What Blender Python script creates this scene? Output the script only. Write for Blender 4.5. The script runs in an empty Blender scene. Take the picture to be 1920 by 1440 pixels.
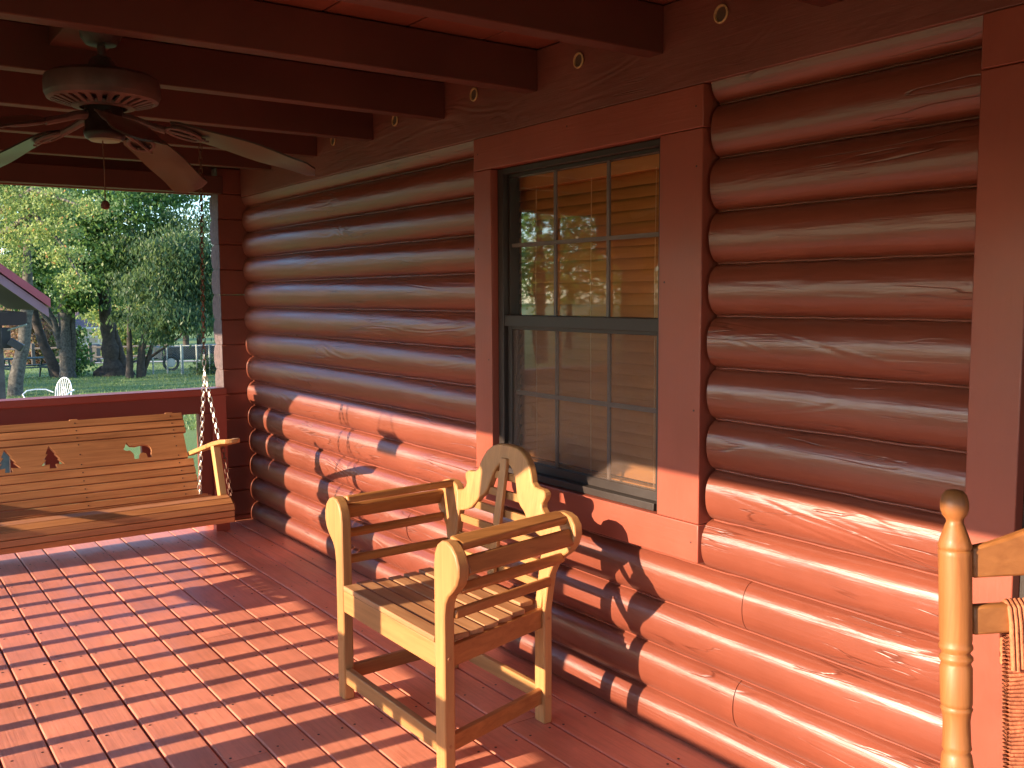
import bpy, bmesh, math, random
import numpy as np
from mathutils import Vector, Matrix
random.seed(7); rng = np.random.default_rng(7)
S = bpy.context.scene; C = S.collection
R = math.radians
# ------------------------------------------------------------------ camera, sky, sun, exposure
CAM = Vector((-2.245, 0.0, 1.461)); FPX = 1807.5
yaw, pitch, roll = .6139, -.0917, -.0053
fw = Vector((math.sin(yaw)*math.cos(pitch), math.cos(yaw)*math.cos(pitch), math.sin(pitch)))
rt = Vector((math.cos(yaw), -math.sin(yaw), 0)); up = rt.cross(fw)
rt2 = rt*math.cos(roll)+up*math.sin(roll); up2 = up*math.cos(roll)-rt*math.sin(roll)
cd = bpy.data.cameras.new('camera'); cam = bpy.data.objects.new('camera', cd); C.objects.link(cam)
M4 = Matrix((rt2, up2, -fw)).transposed().to_4x4(); M4.translation = CAM
cam.matrix_world = M4; cd.sensor_width = 36; cd.lens = FPX/1920*36; cd.clip_end = 2000; cd.clip_start = .02
S.camera = cam
SUN_EL = R(16.5); SUN_AZ = math.atan2(-1, .05)          # from the open side, a touch from the far end
w = bpy.data.worlds.new('World'); S.world = w; w.use_nodes = True
nt = w.node_tree; sky = nt.nodes.new('ShaderNodeTexSky'); sky.sky_type = 'NISHITA'; sky.sun_disc = False
sky.sun_elevation = SUN_EL; sky.sun_rotation = SUN_AZ; sky.ozone_density = 3.8; sky.dust_density = .4; sky.air_density = 1.0
bg = nt.nodes['Background']; bg.inputs['Strength'].default_value = .15
nt.links.new(sky.outputs[0], bg.inputs['Color'])
sd = bpy.data.lights.new('sun', 'SUN'); sd.energy = 3.45; sd.angle = R(.42); sd.color = (1, .80, .56)
so = bpy.data.objects.new('sun', sd); C.objects.link(so)
so.rotation_euler = Vector((math.cos(SUN_EL), -.05*math.cos(SUN_EL), -math.sin(SUN_EL))).to_track_quat('-Z', 'Y').to_euler()
S.view_settings.view_transform = 'Standard'; S.view_settings.look = 'None'; S.view_settings.gamma = 1
S.view_settings.exposure = 1.92
S.cycles.max_bounces = 8; S.cycles.diffuse_bounces = 5; S.cycles.transparent_max_bounces = 16
S.cycles.sample_clamp_indirect = 6

def at(u, v, d):                                        # a point seen towards (u,v), d metres ahead
    return CAM + (fw + rt2*((u-960)/FPX) - up2*((v-720)/FPX))*d
def gz(x, y):                                           # height of the lawn
    d = math.hypot(x-CAM.x, y)
    return -.86 - max(0, min(d-17, 10))*.040 - max(0, min(d-27, 9))*.010 - max(0, min(d-36, 60))*.040
def gat(u, d):
    p = at(u, 560, d); p.z = gz(p.x, p.y); return p

# ------------------------------------------------------------------ materials
def newmat(name):
    m = bpy.data.materials.new(name); m.use_nodes = True
    return m, m.node_tree.nodes, m.node_tree.links, m.node_tree.nodes['Principled BSDF']
def nd(N, t, **k):
    n = N.new(t)
    for a, b in k.items():
        if isinstance(a, str) and a in n.inputs: n.inputs[a].default_value = b
        else: setattr(n, a, b)
    return n
def coords(N, L, scale, rot=(0, 0, 0)):
    tc = N.new('ShaderNodeTexCoord'); mp = N.new('ShaderNodeMapping')
    mp.inputs['Scale'].default_value = scale; mp.inputs['Rotation'].default_value = rot
    L.new(tc.outputs['Object'], mp.inputs['Vector']); return mp
def noise(N, L, vec, s, det=4, rough=.55, dist=0):
    n = N.new('ShaderNodeTexNoise'); n.inputs['Scale'].default_value = s; n.inputs['Detail'].default_value = det
    n.inputs['Roughness'].default_value = rough; n.inputs['Distortion'].default_value = dist
    L.new(vec.outputs[0], n.inputs['Vector']); return n
def ramp(N, L, src, stops):
    r = N.new('ShaderNodeValToRGB'); e = r.color_ramp.elements
    while len(e) < len(stops): e.new(.5)
    for i, (p, c) in enumerate(stops): e[i].position = p; e[i].color = (*c, 1)
    L.new(src, r.inputs[0]); return r
def bump(N, L, B, src, strength, dist, prev=None, inp='Normal'):
    b = N.new('ShaderNodeBump'); b.inputs['Strength'].default_value = strength; b.inputs['Distance'].default_value = dist
    L.new(src, b.inputs['Height'])
    if prev: L.new(prev.outputs[0], b.inputs['Normal'])
    L.new(b.outputs[0], B.inputs[inp]); return b
AX = {'x': (.06, 1, 1), 'y': (1, .06, 1), 'z': (1, 1, .06)}
def wood(name, dark, light, axis='x', rough=.45, scale=38, bstr=.25, coat=0, bd=.002, island=.0):
    m, N, L, B = newmat(name)
    mp = coords(N, L, AX[axis]); n1 = noise(N, L, mp, scale, 5, .6, .8)
    mp2 = coords(N, L, tuple(.35 if a < 1 else 1. for a in AX[axis])); n2 = noise(N, L, mp2, 5, 3)
    mx = N.new('ShaderNodeMath'); mx.operation = 'MULTIPLY_ADD'; mx.inputs[1].default_value = .6; L.new(n1.outputs[0], mx.inputs[0])
    m2 = N.new('ShaderNodeMath'); m2.operation = 'MULTIPLY'; m2.inputs[1].default_value = .4; L.new(n2.outputs[0], m2.inputs[0]); L.new(m2.outputs[0], mx.inputs[2])
    r = ramp(N, L, mx.outputs[0], [(.32, dark), (.62, light)])
    oi = N.new('ShaderNodeObjectInfo'); ov = N.new('ShaderNodeMapRange'); ov.inputs[3].default_value = .84; ov.inputs[4].default_value = 1.08; L.new(oi.outputs['Random'], ov.inputs[0])
    om = N.new('ShaderNodeVectorMath'); om.operation = 'SCALE'; om.inputs[0].default_value = (7, 11, 5); L.new(oi.outputs['Random'], om.inputs['Scale'])
    L.new(om.outputs[0], mp.inputs['Location']); L.new(om.outputs[0], mp2.inputs['Location'])
    hv = N.new('ShaderNodeHueSaturation'); L.new(ov.outputs[0], hv.inputs['Value']); L.new(r.outputs[0], hv.inputs['Color'])
    L.new(hv.outputs[0], B.inputs['Base Color']); B.inputs['Roughness'].default_value = rough
    B.inputs['Coat Weight'].default_value = coat; B.inputs['Coat Roughness'].default_value = .2
    bump(N, L, B, n1.outputs[0], bstr, bd)
    return m
def paint(name, col, rough=.4, axis='y', var=.12, bstr=.35, bd=.0015, coat=0, knots=False, fine=60, coatr=.15):
    """painted timber: one colour, grain telegraphing through as relief, a little wear"""
    m, N, L, B = newmat(name)
    mp = coords(N, L, AX[axis])
    n1 = noise(N, L, mp, fine, 4, .6, .6)
    mp3 = coords(N, L, (1, 1, 1)); n3 = noise(N, L, mp3, 2.3, 5, .6)
    c2 = tuple(min(1, c*(1+var)) for c in col); c1 = tuple(c*(1-var) for c in col)
    r = ramp(N, L, n3.outputs[0], [(.3, c1), (.7, c2)])
    L.new(r.outputs[0], B.inputs['Base Color'])
    rr = N.new('ShaderNodeMapRange'); rr.inputs[1].default_value = .3; rr.inputs[2].default_value = .7
    rr.inputs[3].default_value = rough*.85; rr.inputs[4].default_value = min(1, rough*1.2); L.new(n3.outputs[0], rr.inputs[0]); L.new(rr.outputs[0], B.inputs['Roughness'])
    B.inputs['Coat Weight'].default_value = coat; B.inputs['Coat Roughness'].default_value = coatr
    b = bump(N, L, B, n1.outputs[0], bstr, bd)
    nf = noise(N, L, coords(N, L, tuple(.045 if a < 1 else 1. for a in AX[axis])), fine*4.2, 3, .6, .3); b = bump(N, L, B, nf.outputs[0], bstr*.55, bd*.5, b)
    if knots:
        # growth rings swirling round scattered knots
        mpk = coords(N, L, tuple(.18 if a < 1 else 1. for a in AX[axis]))
        nk = noise(N, L, mpk, 3.2, 2, .5, 1.6)
        wv = N.new('ShaderNodeMath'); wv.operation = 'MULTIPLY'; wv.inputs[1].default_value = 85; L.new(nk.outputs[0], wv.inputs[0])
        sn = N.new('ShaderNodeMath'); sn.operation = 'SINE'; L.new(wv.outputs[0], sn.inputs[0])
        mpm = coords(N, L, (1, .35, 1.)); nm = noise(N, L, mpm, 2.6, 2)
        mk = N.new('ShaderNodeMapRange'); mk.inputs[1].default_value = .5; mk.inputs[2].default_value = .68; mk.inputs[3].default_value = .08; mk.inputs[4].default_value = 1
        L.new(nm.outputs[0], mk.inputs[0])
        ml = N.new('ShaderNodeMath'); ml.operation = 'MULTIPLY'; L.new(sn.outputs[0], ml.inputs[0]); L.new(mk.outputs[0], ml.inputs[1])
        b = bump(N, L, B, ml.outputs[0], .45, .0014, b)
        # fine drying checks along the grain
        nc = noise(N, L, coords(N, L, (1, .07, 1)), 13, 3, .55, .4); sb = N.new('ShaderNodeMath'); sb.operation = 'SUBTRACT'; sb.inputs[1].default_value = .5; L.new(nc.outputs[0], sb.inputs[0])
        ab = N.new('ShaderNodeMath'); ab.operation = 'ABSOLUTE'; L.new(sb.outputs[0], ab.inputs[0])
        cr = N.new('ShaderNodeMapRange'); cr.inputs[1].default_value = .0; cr.inputs[2].default_value = .011; cr.inputs[3].default_value = 0; cr.inputs[4].default_value = 1; L.new(ab.outputs[0], cr.inputs[0])
        nmk = noise(N, L, coords(N, L, (1, .5, 1)), 4.5, 2); mk2 = N.new('ShaderNodeMapRange'); mk2.inputs[1].default_value = .50; mk2.inputs[2].default_value = .58; L.new(nmk.outputs[0], mk2.inputs[0])
        inv = N.new('ShaderNodeMath'); inv.operation = 'SUBTRACT'; inv.inputs[0].default_value = 1; L.new(cr.outputs[0], inv.inputs[1])
        mm = N.new('ShaderNodeMath'); mm.operation = 'MULTIPLY'; L.new(inv.outputs[0], mm.inputs[0]); L.new(mk2.outputs[0], mm.inputs[1])
        ng = N.new('ShaderNodeMath'); ng.operation = 'MULTIPLY'; ng.inputs[1].default_value = -1; L.new(mm.outputs[0], ng.inputs[0])
        b = bump(N, L, B, ng.outputs[0], .6, .0014, b)
        dk = N.new('ShaderNodeMixRGB'); dk.blend_type = 'MULTIPLY'; dk.inputs[2].default_value = (.45, .38, .35, 1)
        fm = N.new('ShaderNodeMath'); fm.operation = 'MULTIPLY'; fm.inputs[1].default_value = .8; L.new(mm.outputs[0], fm.inputs[0]); L.new(fm.outputs[0], dk.inputs[0]); L.new(r.outputs[0], dk.inputs[1]); L.new(dk.outputs[0], B.inputs['Base Color'])
        mpw = coords(N, L, (1, .12, 1)); nw = noise(N, L, mpw, 9, 3)
        b = bump(N, L, B, nw.outputs[0], .28, .007, b)
        L.new(b.outputs[0], B.inputs['Coat Normal'])
    return m
def plain(name, col, rough=.5, metal=0, var=.1, sc=8, bstr=0, coat=0):
    m, N, L, B = newmat(name)
    mp = coords(N, L, (1, 1, 1)); n = noise(N, L, mp, sc, 5, .6)
    r = ramp(N, L, n.outputs[0], [(.3, tuple(c*(1-var) for c in col)), (.7, tuple(min(1, c*(1+var)) for c in col))])
    L.new(r.outputs[0], B.inputs['Base Color']); B.inputs['Roughness'].default_value = rough; B.inputs['Metallic'].default_value = metal
    B.inputs['Coat Weight'].default_value = coat
    if bstr: bump(N, L, B, n.outputs[0], bstr, .01)
    return m
def leafmat(name, stops, trans=.42):
    m, N, L, B = newmat(name)
    g = N.new('ShaderNodeNewGeometry'); r = ramp(N, L, g.outputs['Random Per Island'], stops)
    L.new(r.outputs[0], B.inputs['Base Color']); B.inputs['Roughness'].default_value = .5
    t = N.new('ShaderNodeBsdfTranslucent'); mx = N.new('ShaderNodeMixShader'); mx.inputs[0].default_value = trans
    hs = N.new('ShaderNodeHueSaturation'); hs.inputs['Value'].default_value = 2.0; hs.inputs['Hue'].default_value = .48
    L.new(r.outputs[0], hs.inputs['Color']); L.new(hs.outputs[0], t.inputs[0])
    L.new(B.outputs[0], mx.inputs[1]); L.new(t.outputs[0], mx.inputs[2]); L.new(mx.outputs[0], N['Material Output'].inputs[0])
    return m
LOG = (.200, .052, .030); TRIM = (.29, .067, .040); FLOOR = (.76, .262, .162)
M = {}
M['log'] = paint('log_paint', LOG, .33, 'y', .12, .6, .0020, .12, True, 46, .12)
def streak(m, an=.84, spec=.85):                        # brushed gloss: highlights run along the log
    B = m.node_tree.nodes['Principled BSDF']; B.inputs['Anisotropic'].default_value = an; B.inputs['Specular IOR Level'].default_value = spec
    c = m.node_tree.nodes.new('ShaderNodeCombineXYZ'); c.inputs[1].default_value = 1; m.node_tree.links.new(c.outputs[0], B.inputs['Tangent'])
streak(M['log'])
M['joist'] = paint('joist_paint', (.105, .027, .018), .6, 'x', .2, .3)
M['header'] = paint('header_paint', (.19, .056, .040), .5, 'y', .15, .5, .0025, .15, True)
M['ceil'] = paint('ceiling_paint', (.19, .046, .026), .6, 'y', .15, .3)
M['trim'] = paint('trim_paint', TRIM, .42, 'z', .13, .5, .0016, .1)
M['trimh'] = paint('trim_paint_across', TRIM, .42, 'y', .13, .5, .0016, .1)
M['rail'] = paint('rail_paint', (.33, .06, .035), .38, 'x', .12, .3, .001, .2)
M['raild'] = paint('rail_paint_dark', (.20, .045, .028), .5, 'z', .12, .3)
M['stub'] = paint('flat_log_paint', (.22, .058, .036), .5, 'x', .18, .5, .002)
M['endgrain'] = plain('weathered_end_grain', (.115, .078, .078), .85, 0, .35, 30, .6)
M['bead'] = paint('caulk_paint', tuple(c*1.15 for c in LOG), .3, 'y', .1, .2, .001, .5)
def floor_mat():
    m, N, L, B = newmat('deck_paint')
    g = N.new('ShaderNodeNewGeometry')
    mp = coords(N, L, (1, .05, 1)); n1 = noise(N, L, mp, 70, 5, .65, .5)
    mp2 = coords(N, L, (1, .9, 1)); n2 = noise(N, L, mp2, 4, 6, .65)
    mp4 = coords(N, L, (.12, 1, 1)); n4 = noise(N, L, mp4, 160, 2, .5)      # cross-wise planer marks
    r = ramp(N, L, n2.outputs[0], [(.25, tuple(c*.84 for c in FLOOR)), (.55, FLOOR), (.8, tuple(c*1.22 for c in FLOOR))])
    isl = N.new('ShaderNodeMapRange'); isl.inputs[3].default_value = .88; isl.inputs[4].default_value = 1.1; L.new(g.outputs['Random Per Island'], isl.inputs[0])
    hs = N.new('ShaderNodeHueSaturation'); L.new(isl.outputs[0], hs.inputs['Value']); L.new(r.outputs[0], hs.inputs['Color'])
    # worn pale scuffs
    n5 = noise(N, L, coords(N, L, (1, .5, 1)), 26, 6, .75); sc = ramp(N, L, n5.outputs[0], [(.66, (0, 0, 0)), (.74, (.55, .55, .55))])
    mx = N.new('ShaderNodeMixRGB'); mx.inputs[2].default_value = (.55, .27, .19, 1); L.new(sc.outputs[0], mx.inputs[0]); L.new(hs.outputs[0], mx.inputs[1])
    gr = ramp(N, L, n1.outputs[0], [(.30, (.80, .78, .76)), (.55, (1, 1, 1)), (.8, (1.0, 1.0, 1.0))])
    mg = N.new('ShaderNodeMixRGB'); mg.blend_type = 'MULTIPLY'; mg.inputs[0].default_value = .9; L.new(mx.outputs[0], mg.inputs[1]); L.new(gr.outputs[0], mg.inputs[2])
    n6 = noise(N, L, coords(N, L, (1, .8, 1)), 1.1, 7, .7); dr = ramp(N, L, n6.outputs[0], [(.38, (.78, .74, .72)), (.55, (1, 1, 1))])
    mh = N.new('ShaderNodeMixRGB'); mh.blend_type = 'MULTIPLY'; mh.inputs[0].default_value = .8; L.new(mg.outputs[0], mh.inputs[1]); L.new(dr.outputs[0], mh.inputs[2])
    L.new(mh.outputs[0], B.inputs['Base Color'])
    rz = ramp(N, L, n2.outputs[0], [(.3, (.32, .32, .32)), (.7, (.58, .58, .58))]); L.new(rz.outputs[0], B.inputs['Roughness'])
    b = bump(N, L, B, n1.outputs[0], .6, .0018); b = bump(N, L, B, n4.outputs[0], .25, .001, b)
    return m
M['floor'] = floor_mat()
M['screw'] = plain('screw_head', (.05, .022, .018), .5)
M['cedar_x'] = wood('chair_wood_x', (.27, .095, .026), (.45, .185, .055), 'x', .5, 45, .3)
M['cedar_y'] = wood('chair_wood_y', (.30, .130, .042), (.48, .230, .080), 'y', .5, 45, .3)
M['cedar_s'] = wood('chair_seat_wood', (.30, .12, .045), (.52, .26, .12), 'y', .55, 30, .5)
M['cedar_z'] = wood('chair_wood_z', (.33, .145, .050), (.50, .240, .085), 'z', .5, 45, .25)
M['swing'] = wood('swing_stain', (.33, .12, .042), (.55, .225, .085), 'x', .5, 60, .35)
M['swing_y'] = wood('swing_stain_y', (.42, .19, .06), (.58, .30, .11), 'y', .5, 60, .3)
M['swing_z'] = wood('swing_stain_z', (.46, .25, .08), (.62, .38, .15), 'z', .5, 60, .3)
M['rocker'] = wood('rocker_wood', (.20, .066, .017), (.36, .132, .038), 'z', .5, 60, .35, .05)
M['rocker_x'] = wood('rocker_wood_x', (.25, .085, .022), (.38, .145, .044), 'x', .5, 55, .25, .05)
M['rope'] = plain('woven_rush', (.50, .155, .07), .8, 0, .25, 60, .5)
M['wframe'] = paint('window_frame_paint', (.032, .022, .019), .5, 'z', .2, .4, .001, .05)
M['muntin'] = plain('muntin_bar', (.13, .095, .085), .45)
M['blind'] = wood('blind_slat_wood', (.40, .14, .035), (.56, .22, .06), 'y', .45, 30, .1)
M['cord'] = plain('blind_cord', (.65, .42, .25), .7)
M['dark'] = plain('dark_interior', (.03, .022, .018), .8)  # near-black stands in for unlit space indoors and under the deck
M['fan'] = plain('fan_housing_metal', (.11, .055, .050), .5, .15, .3, 12)
M['fand'] = plain('fan_dark_metal', (.030, .018, .016), .4, .5)
M['blade'] = wood('fan_blade_laminate', (.030, .017, .014), (.050, .028, .022), 'x', .3, 20, .03, .1)
M['glow'] = plain('pale_plastic_disc', (.20, .22, .15), .5)
M['zinc'] = plain('zinc_chain', (.62, .58, .52), .38, .85, .1)
M['rust'] = plain('rusty_chain', (.16, .075, .05), .6, .5, .3, 40)
M['white'] = plain('white_painted_iron', (.80, .78, .75), .45)
M['cream'] = plain('cream_siding', (.62, .58, .50), .7)
M['bark'] = plain('bark', (.055, .042, .034), .9, 0, .5, 9, 1.0)
M['lichen'] = plain('lichen_bark', (.085, .075, .062), .9, 0, .7, 14, 1.0)
M['roofpink'] = plain('red_roof_metal', (.42, .10, .12), .35, .2)
M['fascia'] = plain('mauve_fascia_paint', (.30, .17, .20), .6)
M['soffit'] = plain('dark_soffit', (.045, .03, .025), .8)
M['postw'] = plain('grey_weathered_wood', (.10, .088, .08), .85, 0, .3, 14, .4)
M['greenw'] = plain('green_stained_wood', (.06, .085, .075), .8)
M['shingle'] = plain('brown_mauve_shingles', (.17, .125, .145), .9, 0, .3, 4)
M['fencem'] = plain('galvanised_wire', (.30, .33, .33), .5, .5)
M['black'] = plain('black_plastic', (.025, .028, .03), .5)
M['blue_post'] = plain('bluish_metal_post', (.20, .27, .30), .5, .3)
M['road'] = plain('asphalt', (.17, .185, .21), .9, 0, .15, 3)
M['pale'] = plain('pale_gravel', (.5, .45, .4), .9)
M['white_p'] = plain('vent_rim_plastic', (.50, .32, .15), .5)
M['ventin'] = plain('vent_mesh', (.09, .05, .03), .7)
M['tyre'] = plain('tyre_rubber', (.03, .03, .032), .8)
def grass_mat():
    m, N, L, B = newmat('lawn_grass')
    mp = coords(N, L, (1, 1, 1)); n = noise(N, L, mp, 1.3, 8, .7); n2 = noise(N, L, mp, 40, 4, .7)
    ad = N.new('ShaderNodeMath'); ad.operation = 'ADD'; L.new(n.outputs[0], ad.inputs[0]); L.new(n2.outputs[0], ad.inputs[1])
    r = ramp(N, L, ad.outputs[0], [(.0, (.07, .12, .03)), (.5, (.13, .20, .045)), (.95, (.22, .26, .07))])
    md = N.new('ShaderNodeMath'); md.operation = 'MULTIPLY'; md.inputs[1].default_value = .5; L.new(ad.outputs[0], md.inputs[0]); L.new(md.outputs[0], r.inputs[0])
    L.new(r.outputs[0], B.inputs['Base Color']); B.inputs['Roughness'].default_value = .9
    bump(N, L, B, n2.outputs[0], .8, .05); return m
M['grass'] = grass_mat()
M['leaf_g'] = leafmat('maple_leaves', [(0, (.035, .085, .022)), (.5, (.065, .145, .035)), (1, (.12, .21, .05))])
M['leaf_y'] = leafmat('yellowing_leaves', [(0, (.10, .17, .045)), (.6, (.19, .26, .075)), (.95, (.30, .34, .12)), (1, (.45, .20, .07))])
M['leaf_w'] = leafmat('willow_leaves', [(0, (.035, .075, .032)), (.6, (.07, .13, .05)), (1, (.13, .19, .06))])
M['leaf_b'] = leafmat('dry_brush', [(0, (.16, .10, .06)), (.6, (.26, .17, .11)), (1, (.18, .20, .05))])
def glass_mat():
    m, N, L, B = newmat('window_glass'); N.remove(B)
    g = N.new('ShaderNodeBsdfGlossy'); g.inputs['Roughness'].default_value = .02; g.inputs['Color'].default_value = (1, 1, 1, 1)
    t = N.new('ShaderNodeBsdfTransparent'); t.inputs[0].default_value = (.95, .95, .94, 1)
    f = N.new('ShaderNodeFresnel'); f.inputs[0].default_value = 1.22
    mp = coords(N, L, (1, 1, 1)); n = noise(N, L, mp, 3, 2); b = N.new('ShaderNodeBump'); b.inputs['Strength'].default_value = .03; b.inputs['Distance'].default_value = .02
    L.new(n.outputs[0], b.inputs['Height']); L.new(b.outputs[0], g.inputs['Normal'])
    mx = N.new('ShaderNodeMixShader'); L.new(f.outputs[0], mx.inputs[0]); L.new(t.outputs[0], mx.inputs[1]); L.new(g.outputs[0], mx.inputs[2])
    L.new(mx.outputs[0], N['Material Output'].inputs[0]); return m
M['glass'] = glass_mat()
def screen_mat():
    m, N, L, B = newmat('insect_screen'); t = N.new('ShaderNodeBsdfTransparent'); mx = N.new('ShaderNodeMixShader')
    B.inputs['Base Color'].default_value = (.13, .082, .062, 1); B.inputs['Roughness'].default_value = .6; mx.inputs[0].default_value = .40
    L.new(t.outputs[0], mx.inputs[1]); L.new(B.outputs[0], mx.inputs[2]); L.new(mx.outputs[0], N['Material Output'].inputs[0]); return m
M['screen'] = screen_mat()

# ------------------------------------------------------------------ mesh helpers
class MB:
    def __init__(s): s.v = []; s.f = []
    def add(s, vs, fs):
        o = len(s.v); s.v += [tuple(p) for p in vs]; s.f += [tuple(i+o for i in f) for f in fs]; return s
    def box(s, x0, x1, y0, y1, z0, z1):
        return s.add([(x0,y0,z0),(x1,y0,z0),(x1,y1,z0),(x0,y1,z0),(x0,y0,z1),(x1,y0,z1),(x1,y1,z1),(x0,y1,z1)],
                     [(3,2,1,0),(4,5,6,7),(0,1,5,4),(1,2,6,5),(2,3,7,6),(3,0,4,7)])
    def bar(s, a, b, wd, th, side=None):                # rectangular bar a->b
        a = Vector(a); b = Vector(b); d = (b-a).normalized()
        side = Vector(side) if side else (Vector((0,0,1)) if abs(d.z) < .9 else Vector((1,0,0)))
        n = d.cross(side).normalized(); q = n.cross(d).normalized()
        vs = [p + n*sx*th/2 + q*sy*wd/2 for p in (a, b) for sx, sy in ((-1,-1),(1,-1),(1,1),(-1,1))]
        return s.add(vs, [(0,1,2,3),(7,6,5,4),(0,4,5,1),(1,5,6,2),(2,6,7,3),(3,7,4,0)])
    def prism(s, poly, fn, n=None):                     # fn(point2d, side 0/1) -> 3d
        k = len(poly); vs = [fn(p, 0) for p in poly] + [fn(p, 1) for p in poly]
        return s.add(vs, [tuple(range(k))[::-1], tuple(range(k, 2*k))] + [(i, (i+1) % k, (i+1) % k+k, i+k) for i in range(k)])
    def tube(s, pts, r, seg=8, cap=True, closed=False):
        pts = [Vector(p) for p in pts]; n = len(pts); rs = r if isinstance(r, (list, tuple)) else [r]*n
        vs = []; pn = None
        for i, p in enumerate(pts):
            if closed: d = pts[(i+1) % n]-pts[i-1]
            else: d = pts[min(i+1, n-1)]-pts[max(i-1, 0)]
            d.normalize()
            if pn is None:
                pn = d.cross(Vector((0,0,1)) if abs(d.z) < .9 else Vector((1,0,0))).normalized()
            else: pn = (pn - d*pn.dot(d)).normalized()
            q = d.cross(pn)
            vs += [p + (pn*math.cos(2*math.pi*j/seg)+q*math.sin(2*math.pi*j/seg))*rs[i] for j in range(seg)]
        fs = []
        for i in range(n if closed else n-1):
            a = i*seg; b = ((i+1) % n)*seg
            fs += [(a+j, a+(j+1) % seg, b+(j+1) % seg, b+j) for j in range(seg)]
        if cap and not closed: fs += [tuple(range(seg))[::-1], tuple(range((n-1)*seg, n*seg))]
        return s.add(vs, fs)
    def lathe(s, o, prof, seg=24, ax=None):             # prof [(r, h)] about axis
        o = Vector(o); ax = Vector(ax).normalized() if ax else Vector((0,0,1))
        n = ax.cross(Vector((1,0,0)) if abs(ax.x) < .9 else Vector((0,1,0))).normalized(); q = ax.cross(n)
        vs = []
        for r, h in prof: vs += [o+ax*h+(n*math.cos(2*math.pi*j/seg)+q*math.sin(2*math.pi*j/seg))*max(r, 1e-5) for j in range(seg)]
        fs = []
        for i in range(len(prof)-1): fs += [(i*seg+j, i*seg+(j+1) % seg, (i+1)*seg+(j+1) % seg, (i+1)*seg+j) for j in range(seg)]
        fs += [tuple(range(seg))[::-1], tuple(range((len(prof)-1)*seg, len(prof)*seg))]
        return s.add(vs, fs)
    def build(s, name, mat, parent=None, bevel=0, smooth=True, ang=35, seg=2):
        org = Vector(parent['_o']) if parent is not None else Vector((0,0,0))
        me = bpy.data.meshes.new(name)
        me.from_pydata([tuple(Vector(v)-org) for v in s.v], [], s.f); me.update()
        bm = bmesh.new(); bm.from_mesh(me); bmesh.ops.recalc_face_normals(bm, faces=bm.faces); bm.to_mesh(me); bm.free()
        if smooth:
            me.shade_smooth(); me.set_sharp_from_angle(angle=R(ang))
        me.materials.append(mat)
        o = bpy.data.objects.new(name, me); C.objects.link(o)
        if parent is not None: o.parent = parent
        o['_o'] = tuple(org)
        if bevel:
            b = o.modifiers.new('bevel', 'BEVEL'); b.width = bevel; b.segments = seg; b.limit_method = 'ANGLE'; b.angle_limit = R(40)
        return o
def thing(name, label, cat, loc=(0,0,0), group=None):
    o = bpy.data.objects.new(name, None); C.objects.link(o); o.location = loc; o.empty_display_size = .2
    o['label'] = label; o['category'] = cat; o['_o'] = tuple(loc)
    if group: o['group'] = group
    return o
def tag(o, label=None, cat=None, group=None, kind=None):
    if label: o['label'] = label
    if cat: o['category'] = cat
    if group: o['group'] = group
    if kind: o['kind'] = kind
    return o
def bx(*a): return MB().box(*a)

# ------------------------------------------------------------------ lawn, road
def ground():
    xs = np.concatenate([np.linspace(-400, -60, 12), np.linspace(-50, 70, 61), np.linspace(80, 400, 12)])
    ys = np.concatenate([np.linspace(-400, -20, 12), np.linspace(-10, 120, 66), np.linspace(130, 500, 12)])
    vs = [(x, y, gz(x, y)) for y in ys for x in xs]; n = len(xs)
    fs = [(j*n+i, j*n+i+1, (j+1)*n+i+1, (j+1)*n+i) for j in range(len(ys)-1) for i in range(n-1)]
    tag(MB().add(vs, fs).build('lawn_ground', M['grass']), kind='structure')
ground()
def strip(name, d0, d1, u0, u1, mat, h):
    vs = []; n = 24
    for i in range(n+1):
        u = u0+(u1-u0)*i/n
        for d in (d0, d1):
            p = gat(u, d); vs.append((p.x, p.y, p.z+h))
    fs = [(2*i, 2*i+2, 2*i+3, 2*i+1) for i in range(n)]
    tag(MB().add(vs, fs).build(name, mat), kind='structure')
strip('road', 66, 74, -900, 1700, M['road'], .03)
strip('gravel_path', 55, 57.5, -900, 1700, M['pale'], .03)
def grass_blades():
    n = 26000; vs = []; fs = []
    for i in range(n):
        d = 17+34*rng.random()**1.3; u = -150+720*rng.random(); p = gat(u, d)
        a = rng.random()*6.28; h = .03+.05*rng.random(); wd = .008+.014*rng.random(); dx, dy = math.cos(a)*wd, math.sin(a)*wd
        lx, ly = (rng.random(2)-.5)*.06; o = len(vs)
        vs += [(p.x-dx, p.y-dy, p.z-.01), (p.x+dx, p.y+dy, p.z-.01), (p.x+lx, p.y+ly, p.z+h)]; fs.append((o, o+1, o+2))
    tag(MB().add(vs, fs).build('grass', M['leaf_lawn'], smooth=False), kind='stuff', label='mown grass blades covering the lawn')
M['leaf_lawn'] = leafmat('grass_blades', [(0, (.08, .14, .035)), (.7, (.14, .21, .055)), (1, (.24, .27, .09))], .3)
grass_blades()

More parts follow.
